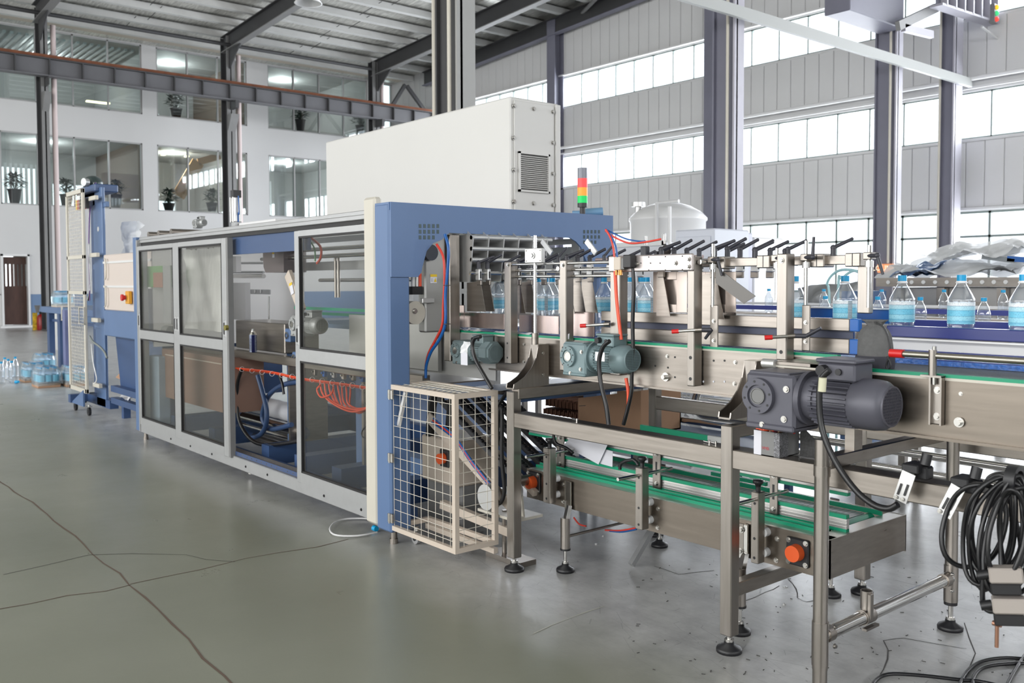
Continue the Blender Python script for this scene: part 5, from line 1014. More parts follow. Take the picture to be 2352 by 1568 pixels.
for px, py in ((1228, 1106), (1834, 1267)):
    q = P(px, py, Y=YL); x, z = q.x, q.z; M().box(x-.055, x+.055, YL-.012, YL, z-.06, z+.06, .008).build('bearing_plate', BLACK, lc); M().cyl((x, YL-.012, z), (x, YL-.05, z), .037, 26, .035).build('orange_cap', ORANGE, lc); bolts(lc, [(x+dx, YL-.012, z+dz) for dx in (-.042, .042) for dz in (-.047, .047)], .008, .008)
bolts(lc, [tuple(P(x, y, Y=YL)) for x, y in ((1294, 1112), (1294, 1151), (1512, 1168), (1511, 1211), (1785, 1237), (1783, 1286))], .008, .009)
M().box(P(1700, 1200, Y=YL-.005).x, P(1712, 1200, Y=YL-.005).x, YL-.02, YL, .36, .5).build('splice_plate', STEELV, lc); bolts(lc, [tuple(P(x, y, Y=YL-.02)) for x, y in ((1703, 1216), (1701, 1265))], .01, .012)
for (x, y) in ((-3.64, 3.40), (-3.62, 4.16), (-2.48, 3.40), (-2.48, 4.16)):
    M().cyl((x, y, .13), (x, y, .30), .027, 20).build('leg_tube', STEELV, lc); M().bar((x, y, .27), (x+.01, y+.02, .37), .045, .02).box(x-.02, x+.03, y+.012, y+.022, .34, .5, .002).build('leg_bracket', CHROME, lc); pipe_foot(lc, x, y, .14, .05, .009); M().cyl((x, y, .12), (x, y, .13), .029, 16).build('leg_plug', BLACK, lc)
M().cyl((-3.62, 3.4, .2), (-3.62, 4.16, .2), .008, 8).build('leg_tie', STEEL, lc)
for k, (Y, dz) in enumerate(((3.7, 0), (3.72, -.012))): hose(lc, [(1318, 1188), (1330, 1203), (1346, 1208)] if k == 0 else [(1390, 1217), (1425, 1218), (1460, 1212)], .005, REDH, Y=Y)
hose(lc, [(1400, 1219), (1430, 1221), (1462, 1215)], .005, BLUEH, Y=3.72)
a = P(1450, 1303, Z=0); o = M().bar((a.x, a.y, .015), (a.x+.0, a.y+.35, .36), .03, .03).build('loose_tube', ALU, world=Vector((a.x, a.y, 0))); tag(o, 'short square tube leaning down to the floor under the lower conveyor', 'tube')
a = P(1452, 1055, Y=3.5); M().tube([P(x, y, Y=3.45) for x, y in ((1424, 1078), (1427, 1063), (1455, 1055), (1466, 1068))], .009, 8, 2).build('black_handle', BLACK, lc)
# paper sheets hanging on the guides
t = thing('paper_sheets', 'white paper sheets hanging over the upper green guide', 'paper', P(1350, 1030, Y=3.57))
pts = [(1323, 994), (1402, 1010), (1376, 1066), (1295, 1022)]; vs = [P(x, y, Y=3.565) for x, y in pts]; M().prism([(v.x, v.z) for v in vs], 'y', 3.56, 3.5615).build('front_sheet', PAPER, t)
vs = [P(x, y, Y=3.575) for x, y in ((1385, 1030), (1408, 1036), (1407, 1072), (1378, 1064))]; M().prism([(v.x, v.z) for v in vs], 'y', 3.573, 3.5745).build('rear_sheet', PAPER, t)
o = hose(None, [(1277, 985), (1272, 1000), (1278, 1018), (1300, 1028), (1316, 1040)], .009, CABLE, Y=3.5); tag(o, 'short black cable curving beside the hanging paper', 'cable')
# rail clutter
a, b = P(1736, 1040, Y=3.19), P(1842, 1040, Y=3.19); ct = thing('parts_carton', 'small grey and white open carton full of red cable scraps on the long rail', 'carton', ((a.x+b.x)/2, 3.25, .886))
x0, x1, y0_, y1_ = P(1732, 1040, Y=3.16).x, P(1790, 1040, Y=3.16).x, 3.16, 3.30; GB = mat('grey_carton_print', (128, 128, 128), .6); z0_, z1_ = .886, .886+.10
M().box(x0, x1, y0_, y0_+.003, z0_, z1_).box(x0, x1, y1_-.003, y1_, z0_, z1_).box(x0, x0+.003, y0_, y1_, z0_, z1_).box(x1-.003, x1, y0_, y1_, z0_, z1_).box(x0, x1, y0_, y1_, z0_, z0_+.003).build('carton_walls', GB, ct)
M().box(x0-.001, x0+.035, y0_-.001, y0_, z0_, z1_).build('white_flap', PAPER, ct); M().box(x1, x1+.001, y0_, y0_+.06, z0_, z1_).box(x1-.025, x1, y0_-.001, y0_, z0_, z1_).build('patterned_strip', mat('zigzag_print', (120, 120, 124), .6, 0, .9, 260), ct)
text('VMB', .018, ((x0+x1)/2-.005, y0_-.001, z0_+.03), FRONT, mat('pale_red_print', (190, 90, 96), .6), 'carton_lettering', ct)
rnd = random.Random(8)
for k in range(16):
    p0 = Vector((rnd.uniform(x0+.01, x1-.02), rnd.uniform(y0_+.02, y1_-.02), z1_-.01)); M().tube([p0+Vector((rnd.uniform(-.03, .03), rnd.uniform(-.03, .03), rnd.uniform(0, .03))) for _ in range(4)], .004, 6).build('cable_scrap', [REDH, ORAN, mat('dark_maroon', (90, 40, 56), .5), CARD][k % 4], ct)
a = P(1795, 1020, Y=3.5); o = M().prism([(0, 0), (.16, 0), (0, .13)], 'y', 0, .004).build('dark_wedge_sheet', mat('speckled_dark_sheet', (62, 62, 62), .8, 0, .3, 90), world=Vector((0, 0, 0))); o.location = (x1+.03, 3.26, .886); tag(o, 'dark triangular sheet leaning behind the small carton', 'sheet')
for k, (px, py) in enumerate(((1640, 1003), (1625, 1008), (1322, 957))): q = P(px, py, Y=3.22 if k == 2 else 3.22); o = M().cyl((q.x-.02, 3.22, .891), (q.x+.015, 3.215, .891), .0035, 8).cyl((q.x+.015, 3.215, .886), (q.x+.015, 3.215, .9), .006, 6).build('loose_screw', CHROME, world=Vector((q.x, 3.22, .886))); tag(o, 'loose screw lying on the long rail, %s' % ['right of two near the second leg', 'left of two near the second leg', 'beside the white scrap at the left'][k], 'screw')
# brown carton stacks and the blue tray behind
cz = P(1335, 975, Y=4.5).z
c1 = thing('open_carton', 'large plain brown carton behind the long rail', 'carton', P(1400, 975, Y=4.4)); a, b = P(1328, 905, Y=4.4), P(1472, 905, Y=4.4); zz0 = .60
M().prism([(a.x, P(1328, 914, Y=4.4).z), (b.x, P(1472, 897, Y=4.4).z), (b.x, zz0), (a.x, zz0)], 'y', 4.4, 4.406).build('front_wall', CARD, c1); M().prism([(4.406, P(1472, 897, Y=4.4).z), (4.8, P(1472, 897, Y=4.4).z), (4.8, zz0), (4.406, zz0)], 'x', b.x-.006, b.x).build('side_wall', CARD, c1); M().box(a.x, b.x, 4.79, 4.8, zz0, a.z).box(a.x, b.x, 4.4, 4.8, zz0, zz0+.01).build('back_wall', CARD, c1)
M().bar(P(1330, 932, Y=4.398), P(1345, 931, Y=4.398), .003, .004).build('staple', BLACK, c1)
for r_, (xl, xr, yt, yb) in enumerate(((1253, 1326, 914, 942), (1248, 1326, 938, 962))):
    s_ = thing('cardboard_stack', ['upper row of folded brown cartons packed on edge behind the rail', 'lower row of folded brown cartons packed on edge behind the rail'][r_], 'cardboard', P(xl, yb, Y=4.45)); a, b = P(xl, yt, Y=4.45), P(xr, yb, Y=4.45); n = 26
    for k in range(n): x = a.x+(b.x-a.x)*k/n; w_ = (b.x-a.x)/n*.8; dz = .008*math.sin(k*2.3); M().box(x, x+w_, 4.45+.01*(k % 3), 4.9, b.z, a.z+dz).build('folded_carton', CARDD, s_)
cs = thing('carton_stand', 'blue shelf holding the brown cartons behind the conveyor', 'shelf', (-3.9, 4.6, 0)); lo = min(zz0, P(1248, 962, Y=4.45).z)-.0
M().box(-4.6, -3.2, 4.38, 5.0, lo-.03, lo).build('shelf_board', BLUED, cs)
for x in (-4.55, -3.25):
    for y in (4.42, 4.95): M().box(x-.02, x+.02, y-.02, y+.02, 0, lo-.03).build('leg', BLUED, cs)
a, b, c, d = P(975, 868, Z=.95), P(1262, 852, Z=.95), P(1440, 864, Z=.95), P(1172, 905, Z=.95)
tr = thing('blue_tray', 'dark blue sheet tray lying under the in-feed conveyor beside the portal', 'tray', (-4.2, 3.6, .93)); M().box(-4.6, -3.88, 3.26, 4.4, .925, .935).build('tray_sheet', BLUED, tr); M().box(-3.9, -3.88, 3.26, 4.4, .935, .965).box(-4.6, -3.88, 3.26, 3.27, .935, .955).build('tray_lip', BLUE, tr)
# ================================================================ CARTON ELEVATOR between portal and lower conveyor
el = thing('carton_elevator', 'inclined black chain elevator descending behind the mesh guard', 'elevator', (-4.4, 3.7, .1))
def inc(t_): return Vector((-4.75+t_*.82, 0, .86-t_*.42))
for k in range(5):
    y = 3.33+k*.13; a, b = inc(0), inc(1); a.y = b.y = y
    ch = M(); n = 26
    for i in range(n): p = a.lerp(b, i/n); q = a.lerp(b, (i+.7)/n); ch.bar(p+Vector((0, 0, .02)), q+Vector((0, 0, .02)), .022, .012)
    ch.build('roller_chain', BLACK, el, kind='stuff'); M().bar(a, b, .02, .03).build('chain_guide', DARK, el)
for k in range(4): y = 3.40+k*.13; a, b = inc(0), inc(1.05); a.y = b.y = y; a.z -= .03; b.z -= .03; M().bar(a, b, .03, .035).build('side_bar', STEEL if k else BEIGE, el)
a, b = inc(-.05), inc(.98); a.y = b.y = 3.28; a.z -= .14; b.z -= .14; M().bar(a, b, .01, .07).build('outer_plate', BEIGE, el)
for k, m_ in enumerate((BLUEH, REDH, BLUEH)): M().tube([(-4.72, 3.27-.006*k, .74-.012*k), (-4.5, 3.27, .66-.01*k), (-4.3, 3.26, .53-.01*k), (-4.12, 3.26, .42-.01*k)], .006, 6).build('air_hose', m_, el)
for x, z in ((-3.95, .46), (-4.15, .93)): M().cyl((x, 3.3, z), (x, 3.95, z), .03, 14).build('cross_shaft', STEEL, el)
M().cyl((-3.93, 3.26, .42), (-3.93, 3.3, .42), .05, 20).build('sprocket', ALUP, el); M().cyl((-4.1, 3.2, .36), (-4.1, 3.26, .36), .075, 24).build('drive_wheel', ALUP, el)
M().tube([(-3.97, 3.22, .86), (-3.96, 3.21, .6), (-3.95, 3.22, .42), (-4.0, 3.22, .34), (-4.04, 3.22, .42), (-4.02, 3.22, .65), (-4.0, 3.22, .86)], .012, 8, closed=True).build('drive_belt', RUBBER, el)
hose(el, [(1165, 900), (1140, 940), (1128, 1000), (1140, 1040), (1160, 1060)], .010, CABLE, Y=3.25)
bxx = P(958, 1000, Y=3.25), P(1048, 1128, Y=3.25); t = thing('drive_box', 'beige drive box with an orange cap behind the mesh guard', 'drive unit', (bxx[0].x, 3.4, .3))
M().box(-4.9, -4.52, 3.3, 3.62, bxx[1].z, bxx[0].z, .008).build('housing', BEIGE, t); q = P(1020, 1052, Y=3.29); M().cyl((q.x, 3.3, q.z), (q.x, 3.25, q.z), .033, 22).build('orange_cap', ORANGE, t); M().box(q.x-.045, q.x+.05, 3.285, 3.3, q.z-.055, q.z+.055, .006).build('bearing_plate', BLACK, t)
M().box(-4.9, -4.52, 3.35, 3.6, 0.02, bxx[1].z).build('pedestal', GREY, t)
for x in (-4.83, -4.62): M().tube([(x, 3.32, bxx[0].z), (x+.03, 3.32, .82), (x+.06, 3.33, .9)], .03, 10).build('black_bellows', RUBBER, t)
fr = thing('floor_frame', 'beige adjustable floor frame with levelling plate under the elevator', 'frame', (-4.3, 3.3, 0))
M().bar((-4.6, 3.25, .22), (-3.95, 3.3, .16), .04, .05).bar((-4.62, 3.15, .10), (-3.98, 3.18, .08), .03, .03).build('beam', BEIGE, fr); M().box(-4.2, -3.85, 3.22, 3.42, .26, .275).prism([(-4.0, .275), (-3.88, .275), (-3.9, .42), (-3.97, .42)], 'y', 3.3, 3.312).build('bracket_plate', CREAM, fr)
M().cyl((-4.05, 3.3, .02), (-4.05, 3.3, .28), .014, 10).cyl((-4.05, 3.3, .14), (-4.05, 3.3, .17), .026, 6).build('screw_jack', STEEL, fr); M().box(-4.15, -3.84, 3.24, 3.36, 0, .03).build('base_plate', STEEL, fr); M().cyl((-3.93, 3.26, .33), (-3.93, 3.3, .33), .03, 16).build('pillow_bearing', BLACK, fr)
# ================================================================ MESH GUARD
mg = thing('mesh_guard', 'cream wire-mesh guard box hinged on the blue portal post', 'guard', (-4.35, 3.06, .1))
gx0, gx1, gy0, gy1, gz0, gz1 = -4.68, P(1045, 1100, Y=2.905).x, 2.905, P(1137, 1080, X=-4.02).y, P(1045, 1273, Y=2.905).z, P(1045, 906, Y=2.905).z
T = .028
fm = M().box(gx0, gx0+T*.6, gy0, gy0+T, gz0, gz1).box(gx1-T, gx1, gy0, gy0+T, gz0, gz1).box(gx1-T, gx1, gy1-T, gy1, gz0, gz1)
for z in (gz0, gz1-T): fm.box(gx0+T*.6, gx1-T, gy0, gy0+T, z, z+T).box(gx1-T, gx1, gy0+T, gy1-T, z, z+T).box(gx0, gx1-T, gy1-T, gy1, z, z+T).box(gx0, gx0+T, gy0+T, gy1-T, z, z+T)
fm.build('guard_frame', BEIGE, mg)
def grid(mb, ax, at, u0, u1, z0, z1, nu, nz, r=.0022):
    for i in range(nu): u = u0+(u1-u0)*(i+.5)/nu; p, q = ((u, at, z0), (u, at, z1)) if ax == 'y' else ((at, u, z0), (at, u, z1)); mb.cyl(p, q, r, 5, caps=False)
    for i in range(nz): z = z0+(z1-z0)*(i+.5)/nz; p, q = ((u0, at+r*1.5, z), (u1, at+r*1.5, z)) if ax == 'y' else ((at+r*1.5, u0, z), (at+r*1.5, u1, z)); mb.cyl(p, q, r, 5, caps=False)
wm = mat('cream_wire', (222, 216, 204), .4)
g = M(); grid(g, 'y', gy0+T*.5, gx0+T*.5, gx1-T, gz0+T, gz1-T, 9, 13, .0019); g.build('front_mesh', wm, mg, kind='stuff'); g = M(); grid(g, 'x', gx1-T*.5, gy0+T, gy1-T, gz0+T, gz1-T, 3, 13, .0019); g.build('side_mesh', wm, mg, kind='stuff')
g = M()
for i in range(14): x = gx0+(gx1-gx0)*(i+.5)/14; g.cyl((x, gy0, gz1-.008), (x, gy1, gz1-.008), .0022, 5)
for i in range(5): y = gy0+(gy1-gy0)*(i+.5)/5; g.cyl((gx0, y, gz1-.005), (gx1, y, gz1-.005), .0022, 5)
g.build('top_mesh', wm, mg, kind='stuff'); M().bar((gx0+.05, gy0+.05, gz1-.25), (gx0+.13, gy0+.05, gz1-.04), .02, .02).build('gas_strut', LGREY, mg)
for y in (905, 1050, 1188): q = P(897, y, Y=2.9); M().box(q.x-.012, q.x+.035, 2.885, 2.902, q.z-.028, q.z+.028, .003).cyl((q.x+.012, 2.883, q.z-.03), (q.x+.012, 2.883, q.z+.03), .005, 8).build('hinge', BOLT, mg)
# clear hose loop with cyan cap by the portal foot
o = hose(None, [(878, 1195), (830, 1190), (780, 1194), (758, 1212), (770, 1228), (820, 1230), (866, 1222)], .006, LGREY, Y=2.9)
bpy.data.objects.remove(o); q = [P(x, y, Z=.012) for x, y in ((878, 1195), (830, 1190), (780, 1194), (758, 1212), (770, 1228), (820, 1230), (866, 1222))]
o = M().tube(q, .006, 8).build('loose_hose', LGREY, world=q[0]); tag(o, 'loop of pale grey hose lying on the floor before the portal foot', 'hose')
q = P(862, 1214, Z=.02); o = M().cyl((q.x-.02, q.y, .022), (q.x+.015, q.y, .022), .018, 14).build('fallen_cyan_top', CAPB, world=Vector((q.x, q.y, .0))); tag(o, 'round cyan cap lying beside the portal foot', 'cap')
q = P(883, 1200, Z=.01); o = M().sheet((q.x-.06, q.y-.03, .015), (.12, 0, 0), (0, .06, 0), 8, 5, .012, 3).build('film_scrap', FILM, world=Vector((q.x, q.y, 0))); tag(o, 'crumpled clear film scrap beside the portal foot', 'film')
# tower inside the portal: grey plate, hoses, label, disc
tw = thing('sealing_tower', 'grey vertical seal unit with warning label just inside the portal', 'machine unit', (-4.75, 3.25, 1.28))
M().box(-4.78, -4.70, 3.2, 3.36, 1.285, 1.95, .01).build('tower_plate', mat('grey_tower_paint', (168, 168, 166), .4, .4, .04, 4), tw); M().box(-4.72, -4.66, 3.36, 3.44, 1.1, 1.9, .004).build('tower_rail', STEELV, tw)
q = P(996, 640, X=-4.695); M().box(-4.7, -4.695, q.y-.025, q.y+.025, q.z-.028, q.z+.028).build('warning_label', PAPER, tw); M().box(-4.695, -4.694, q.y-.025, q.y+.025, q.z+.012, q.z+.028).build('label_header', YEL, tw); M().prism([(q.y+.002, q.z-.02), (q.y+.022, q.z-.02), (q.y+.012, q.z+.006)], 'x', -4.695, -4.6935).build('hazard_triangle', YEL, tw); M().box(-4.695, -4.694, q.y-.021, q.y-.006, q.z-.016, q.z-.014).box(-4.695, -4.694, q.y-.021, q.y-.008, q.z-.009, q.z-.007).box(-4.695, -4.694, q.y-.021, q.y-.006, q.z-.002, q.z+.0).build('label_print', GREY, tw)
q = P(985, 580, X=-4.69); M().cyl((-4.70, q.y, q.z), (-4.66, q.y, q.z), .05, 20).build('black_knob', mat('dark_blue_knob', (34, 40, 54), .35), tw)
q = P(955, 718, X=-4.70); M().cyl((-4.76, q.y, q.z), (-4.70, q.y, q.z), .072, 30).build('cream_disc', CREAM, tw); bolts(tw, [(-4.70, q.y-.01, q.z+.01)], .012, .02, (1, 0, 0))
q = P(958, 665, X=-4.72); M().box(-4.76, -4.70, q.y-.05, q.y+.03, q.z-.03, q.z+.02, .003).build('black_block', BLACK, tw); 
for d_, m_ in ((-.03, WHITEP), (-.002, ALUP), (.02, ORAN)): M().cyl((-4.72, q.y+d_, q.z+.02), (-4.72, q.y+d_, q.z+.10), .012, 12).build('small_cylinder', m_, tw)
q = P(985, 690, X=-4.69); M().box(-4.70, -4.67, q.y-.06, q.y+.03, q.z-.015, q.z+.015, .003).build('clamp_bar', ALUP, tw)
hose(tw, [(1003, 561), (1018, 590), (1021, 640), (1018, 700), (1016, 745), (1003, 775), (985, 810), (978, 840), (978, 866)], .008, REDH, Y=3.2); hose(tw, [(1022, 538), (1030, 570), (1028, 620), (1023, 680), (1023, 740), (1010, 778), (990, 808), (979, 840), (978, 868)], .0095, BLUEH, Y=3.19)
for y in (655, 744): q = P(1022, y, Y=3.18); M().ring((q.x, 3.195, q.z-.002), (q.x, 3.195, q.z+.002), .022, .019, 12).build('cable_tie', BLACK, tw)
# ================================================================ BOTTLES
rows = [(1118, 4.05), (1140, 3.85), (1151, 3.95), (1237, 4.05), (1254, 3.84), (1269, 3.94), (1388, 3.84), (1445, 3.84), (1473, 3.95), (1486, 3.84), (1826, 3.84), (1941, 3.84), (2072, 3.84), (2208, 3.84), (2352, 3.84)]
labs = ['leftmost large water bottle in the lanes beside the portal, farthest back', 'large water bottle in the lanes beside the portal, nearest the front', 'large water bottle in the first lane bay, half hidden by the upright', 'large water bottle behind the threaded spindle, rear lane', 'large water bottle right of the threaded spindle with the bar code showing', 'large water bottle tucked behind the one beside the spindle', 'single large water bottle just left of the orange hose upright',
        'large water bottle behind the black hose', 'large water bottle between the black hose and the steel window plate, rear lane', 'large water bottle next to the steel window plate, front lane', 'large water bottle right of the rightmost tall upright, half hidden', 'large water bottle behind the bar ending in a blue piece, left of the bag', 'large water bottle above the drawstring bag, right of the end upright', 'large water bottle second from the right edge', 'large water bottle cut by the right edge of the view']
proto = make_bottle(labs[0])
for i, ((px, Y), lab) in enumerate(zip(rows, labs)):
    x = P(px, 680, Y=Y).x; o = proto if i == 0 else dup(proto, None, lab); o.location = (x, Y, 1.281); o.rotation_euler = (0, 0, [0, -.9, 2.2, 1, -.35, 2, 1.3, .6, 2.5, .1, 1.5, -.25, 1.2, 2.2, .4][i])
sm = None
for (Y, zz_, L_) in ((4.9, 1.31, [(1896, 'small bottle half behind the second large bottle group, near line'), (2016, 'small bottle on the near small-bottle line behind the end upright'), (2114, 'small bottle just right of the large bottle above the bag'), (2260, 'small bottle just right of the second large bottle from the right')]),
                  (6.5, 1.335, [(1766, 'small bottle far back seen left of the tall right upright'), (1892, 'small bottle on the far line above the nearer one left of the bag'), (2025, 'small bottle on the far line left of the large bottle above the bag'), (2168, 'small bottle on the far line between the two right large bottles'), (2304, 'small bottle on the far line near the right edge')])):
    for px, lab in L_:
        x = P(px, 690, Y=Y).x
        if sm is None: sm = make_small(); o = sm
        else: o = dup(sm, None)
        o.location = (x, Y, zz_); o['label'] = lab; o['group'] = 'small water bottles on the far lines'
def far_line(name, lab, Y, z, w_, rails, x0=-9, x1=1.5):
    t = thing(name, lab, 'conveyor', (-3, Y, 0)); M().box(x0, x1, Y-w_/2, Y+w_/2, z-.02, z).build('belt', mat('pale_belt', (150, 152, 158), .4), t)
    for dy in (-w_/2-.02, w_/2): M().box(x0, x1, Y+dy, Y+dy+.02, z-.14, z+.004).build('side_panel', STEEL, t)
    for (dy, za, zb_, m_) in rails: M().box(x0+.3, x1, Y+dy, Y+dy+.015, za, zb_).build('guard_rail', m_, t)
    for x in (x0+.5, (x0+x1)/2, x1-1.2):
        for dy in (-w_/2, w_/2): M().box(x-.025, x+.025, Y+dy-.025, Y+dy+.025, .06, z-.14).build('leg', STEELV, t); pipe_foot(t, x, Y+dy, .06)
    M().cyl((x0+.4, Y-w_/2, .56), (x1, Y-w_/2, .56), .022, 10).cyl((x0+.4, Y-w_/2, .66), (x1, Y-w_/2, .66), .022, 10).build('tie_tube', CHROME, t)
far_line('bottle_line', 'conveyor line of small bottles directly behind the large bottle belt', 4.9, 1.31, .16, [(.1, 1.36, 1.385, MC['white_enamel'])], x0=-4.9)
far_line('bottle_line', 'farther conveyor line of small bottles with navy guard', 6.5, 1.335, .2, [(-.14, 1.365, 1.40, NB), (.1, 1.4, 1.42, MC['white_enamel'])], x0=-8)
# ================================================================ BACKGROUND EQUIPMENT (right)
sb = thing('sorting_table', 'long stainless sorting machine in the right background', 'machine', (-2.5, 9.5, 0)); Y = 9
x0 = P(2012, 640, Y=Y).x; zt_ = P(2200, 637, Y=Y).z
M().box(x0, 1.5, Y, Y+1.6, zt_-.09, zt_).build('top_deck', STEEL, sb); M().box(x0+.2, 1.5, Y+.1, Y+1.4, zt_-.46, zt_-.1).build('side_casing', mat('soft_grey_steel', (168, 166, 164), .4, .6, .05, 2), sb); M().box(x0+1.6, 1.5, Y+.2, Y+1.4, .7, zt_-.47).build('lower_casing', mat('shaded_grey_steel', (150, 148, 148), .4, .5, .05, 2), sb)
for k in range(11): p = P(2040+k*27, 642, Y=Y-.005); M().cyl((p.x, Y, zt_-.045), (p.x, Y-.01, zt_-.045), .02, 10).build('round_button', WHITEM, sb)
for px in (2060, 2160, 2300): p = P(px, 660, Y=Y); M().box(p.x-.04, p.x+.04, Y, Y+.08, 0, zt_-.1).build('leg', STEELV, sb)
M().ring((P(2080, 700, Y=Y).x+.6, Y+.09, .95), (P(2080, 700, Y=Y).x+.6, Y+.11, .95), .45, .42, 30).build('round_flange', STEEL, sb)
for k, (px0, px1, py, amp, lab, sd) in enumerate(((2050, 2345, 620, .06, 'long heap of clear plastic film on the sorting machine', 5), (2085, 2160, 606, .03, 'blue and grey film bundle at the left end of the heap', 6), (2150, 2352, 592, .05, 'upper clear film heap near the right edge', 7))):
    a, b = P(px0, py+12, Y=Y+.5), P(px1, py+12, Y=Y+.5); h = M(); 
    rnd = random.Random(sd)
    for j in range(3): h.sheet((a.x, Y+.1+.2*j, zt_+.03+(.18 if k == 2 else 0)), (b.x-a.x, 0, .02), (0, .5, .10+.03*j), 26, 6, amp*.5, sd+j, freq=5)
    o = h.build('film_heap', FILM if k != 1 else mat('blue_film', (96, 130, 178), .3), world=Vector(((a.x+b.x)/2, Y+.3, zt_))); tag(o, lab, 'plastic film')
a = P(2270, 590, Y=Y+.3); b = P(2345, 600, Y=Y+.3); o = M().bar(a, b, .3, .04).build('blue_folder', mat('grey_board', (130, 136, 140), .5), world=a); tag(o, 'grey board lying on the film heap at the right', 'board')
a = P(2318, 594, Y=Y+.2); o = M().bar(a, a+Vector((.35, 0, -.03)), .1, .05).build('blue_block', BRIGHTB, world=a); tag(o, 'bright blue strip on the film heap at the right edge', 'strip')
tk = thing('filling_tank', 'white domed filling machine behind the portal', 'machine', P(1470, 560, Y=12)); Y = 12; a, b = P(1405, 505, Y=Y), P(1552, 505, Y=Y); cx = (a.x+b.x)/2; r = (b.x-a.x)/2*.9; zc = a.z
M().lathe((cx, Y+r, zc-.55), [(r, 0), (r, .5), (r*1.04, .52), (r*1.04, .56), (r*.9, .66), (r*.6, .78), (r*.3, .84), (0, .86)], 32).build('dome', WHITEM, tk)
M().box(cx-r*1.1, cx+r*.8, Y, Y+1.6, 0, zc-.45).build('cabinet', mat('pale_cabinet', (212, 214, 220), .4), tk); M().box(cx-r*1.1, cx-r*1.1+.05, Y-.04, Y, .5, zc-.3).box(cx+r*.7, cx+r*.8, Y-.04, Y, .5, zc-.3).box(cx-r*1.1, cx+r*.8, Y-.04, Y, zc-.5, zc-.42).build('frame', WHITEM, tk)
M().cyl((cx-r*.7, Y+.4, zc+.1), (cx-r*.7, Y+.4, zc+.28), .06, 12).cyl((cx-r*.7, Y+.4, zc+.24), (cx-r*.7, Y+.4, zc+.32), .13, 12).build('valve', ALUP, tk)
p1, p2 = P(1508, 466, Y=Y), P(1538, 474, Y=Y); M().tube([(p1.x, Y, zc-.5), (p1.x, Y, p1.z), (p2.x+.2, Y, p1.z)], .03, 8, 1).cyl((p2.x, Y, p2.z), (p2.x, Y, zc-.5), .03, 8).build('pipework', WHITEM, tk)
for k, (x0_, x1_, yt, m_, lab) in enumerate(((1550, 1640, 529, mat('pale_blue_white', (208, 212, 222), .4), 'pale blue-white cabinet between the white tank and the second hall column'), (1600, 1655, 534, mat('pale_lilac', (190, 192, 208), .4), 'lilac-grey narrow cabinet behind the lane clamps'), (1710, 1732, 545, WHITEM, 'white narrow cabinet right of the second hall column'))):
    a, b = P(x0_, yt, Y=10+k*.9), P(x1_, yt, Y=10+k*.9); t = thing('machine_cabinet', lab, 'cabinet', (a.x, 10+k*.9, 0)); M().box(a.x, b.x, 10+k*.9, 10.8+k*.9, 0, a.z, .02).build('carcass', m_, t); M().box(a.x+.05, b.x-.05, 9.98+k*.9, 10+k*.9, .3, a.z-.1, .01).build('door', m_, t)
# orange display on the third hall column
a, b = P(2014, 606, X=-10.4), P(2050, 626, X=-10.4); YD = P(2056, 420, X=-10.5).y-.12; ya, yb = P(2014, 606, Y=YD), P(2050, 626, Y=YD)
t = thing('led_display', 'small orange display with pale letters on the third hall column', 'display', (ya.x, YD, yb.z)); M().box(ya.x, yb.x, YD, YD+.11, yb.z, ya.z, .02).build('screen', glow('orange_screen', (226, 150, 104), .5), t)
text('LOUNN', .17, ((ya.x+yb.x)/2, YD-.01, (ya.z+yb.z)/2), FRONT, glow('pale_letters', (240, 226, 200), .7), 'display_lettering', t)
# transparent hoses in front of the low windows, dark wrapped machine
for k, pts in enumerate(([(1905, 700), (1900, 650), (1925, 622), (1965, 622), (1990, 640)], [(1925, 670), (1935, 640), (1960, 622), (1990, 628)])): q = [P(x, y, Y=7.5) for x, y in pts]; q = [Vector((q[0].x, q[0].y, 0))]+q; o = M().tube(q, .012, 6).build('clear_hose', mat('pale_cyan_hose', (170, 212, 218), .3), world=q[0]); tag(o, ['large loop of pale cyan hose seen through the gap right of the tall upright', 'small loop of pale cyan hose inside the larger one'][k], 'hose')
a, b = P(1860, 700, Y=8.2), P(1975, 700, Y=8.2); t = thing('wrapped_machine', 'blue and dark machine part wrapped in film behind the bottle lines', 'machine', (a.x, 8.2, 0)); M().box(a.x+.35, b.x, 8.2, 8.7, 0, P(1900, 668, Y=8.2).z).build('blue_casing', BLUE, t); M().sheet((a.x-.2, 8.1, 1.1), (.8, 0, .1), (0, .2, .42), 14, 8, .05, 12).build('film_cover', mat('dark_film', (150, 152, 154), .25, .3), t)
# mesh cage and bent pipes seen under the in-feed conveyor
mcg = thing('mesh_cage', 'white wire mesh cage seen under the in-feed conveyor', 'cage', P(1530, 985, Y=6.6))
Y = 6.0; a, b = P(1392, 880, Y=Y), P(1592, 985, Y=Y); z0_, z1_ = .05, 1.05
fmm = M()
for x in (a.x, (a.x+b.x)/2, b.x): fmm.box(x-.02, x+.02, Y-.02, Y+.02, z0_, z1_)
for z in (z0_, z1_): fmm.box(a.x, b.x, Y-.02, Y+.02, z-.02, z+.02)
fmm.build('cage_frame', WHITEM, mcg); g = M(); grid(g, 'y', Y, a.x, b.x, z0_, z1_, 22, 16, .003); g.build('cage_mesh', WHITEM, mcg, kind='stuff')
q = [P(x, y, Y=5.2) for x, y in ((1612, 880), (1600, 905), (1597, 930), (1612, 952), (1650, 958), (1720, 968))]; q += [q[-1]+Vector((.1, 0, -.05)), Vector((q[-1].x+.15, q[-1].y, .0))]; o = M().tube(q, .03, 10).build('bent_pipe', CHROME, world=q[0]); tag(o, 'bent stainless pipe seen left of the right front leg', 'pipe')
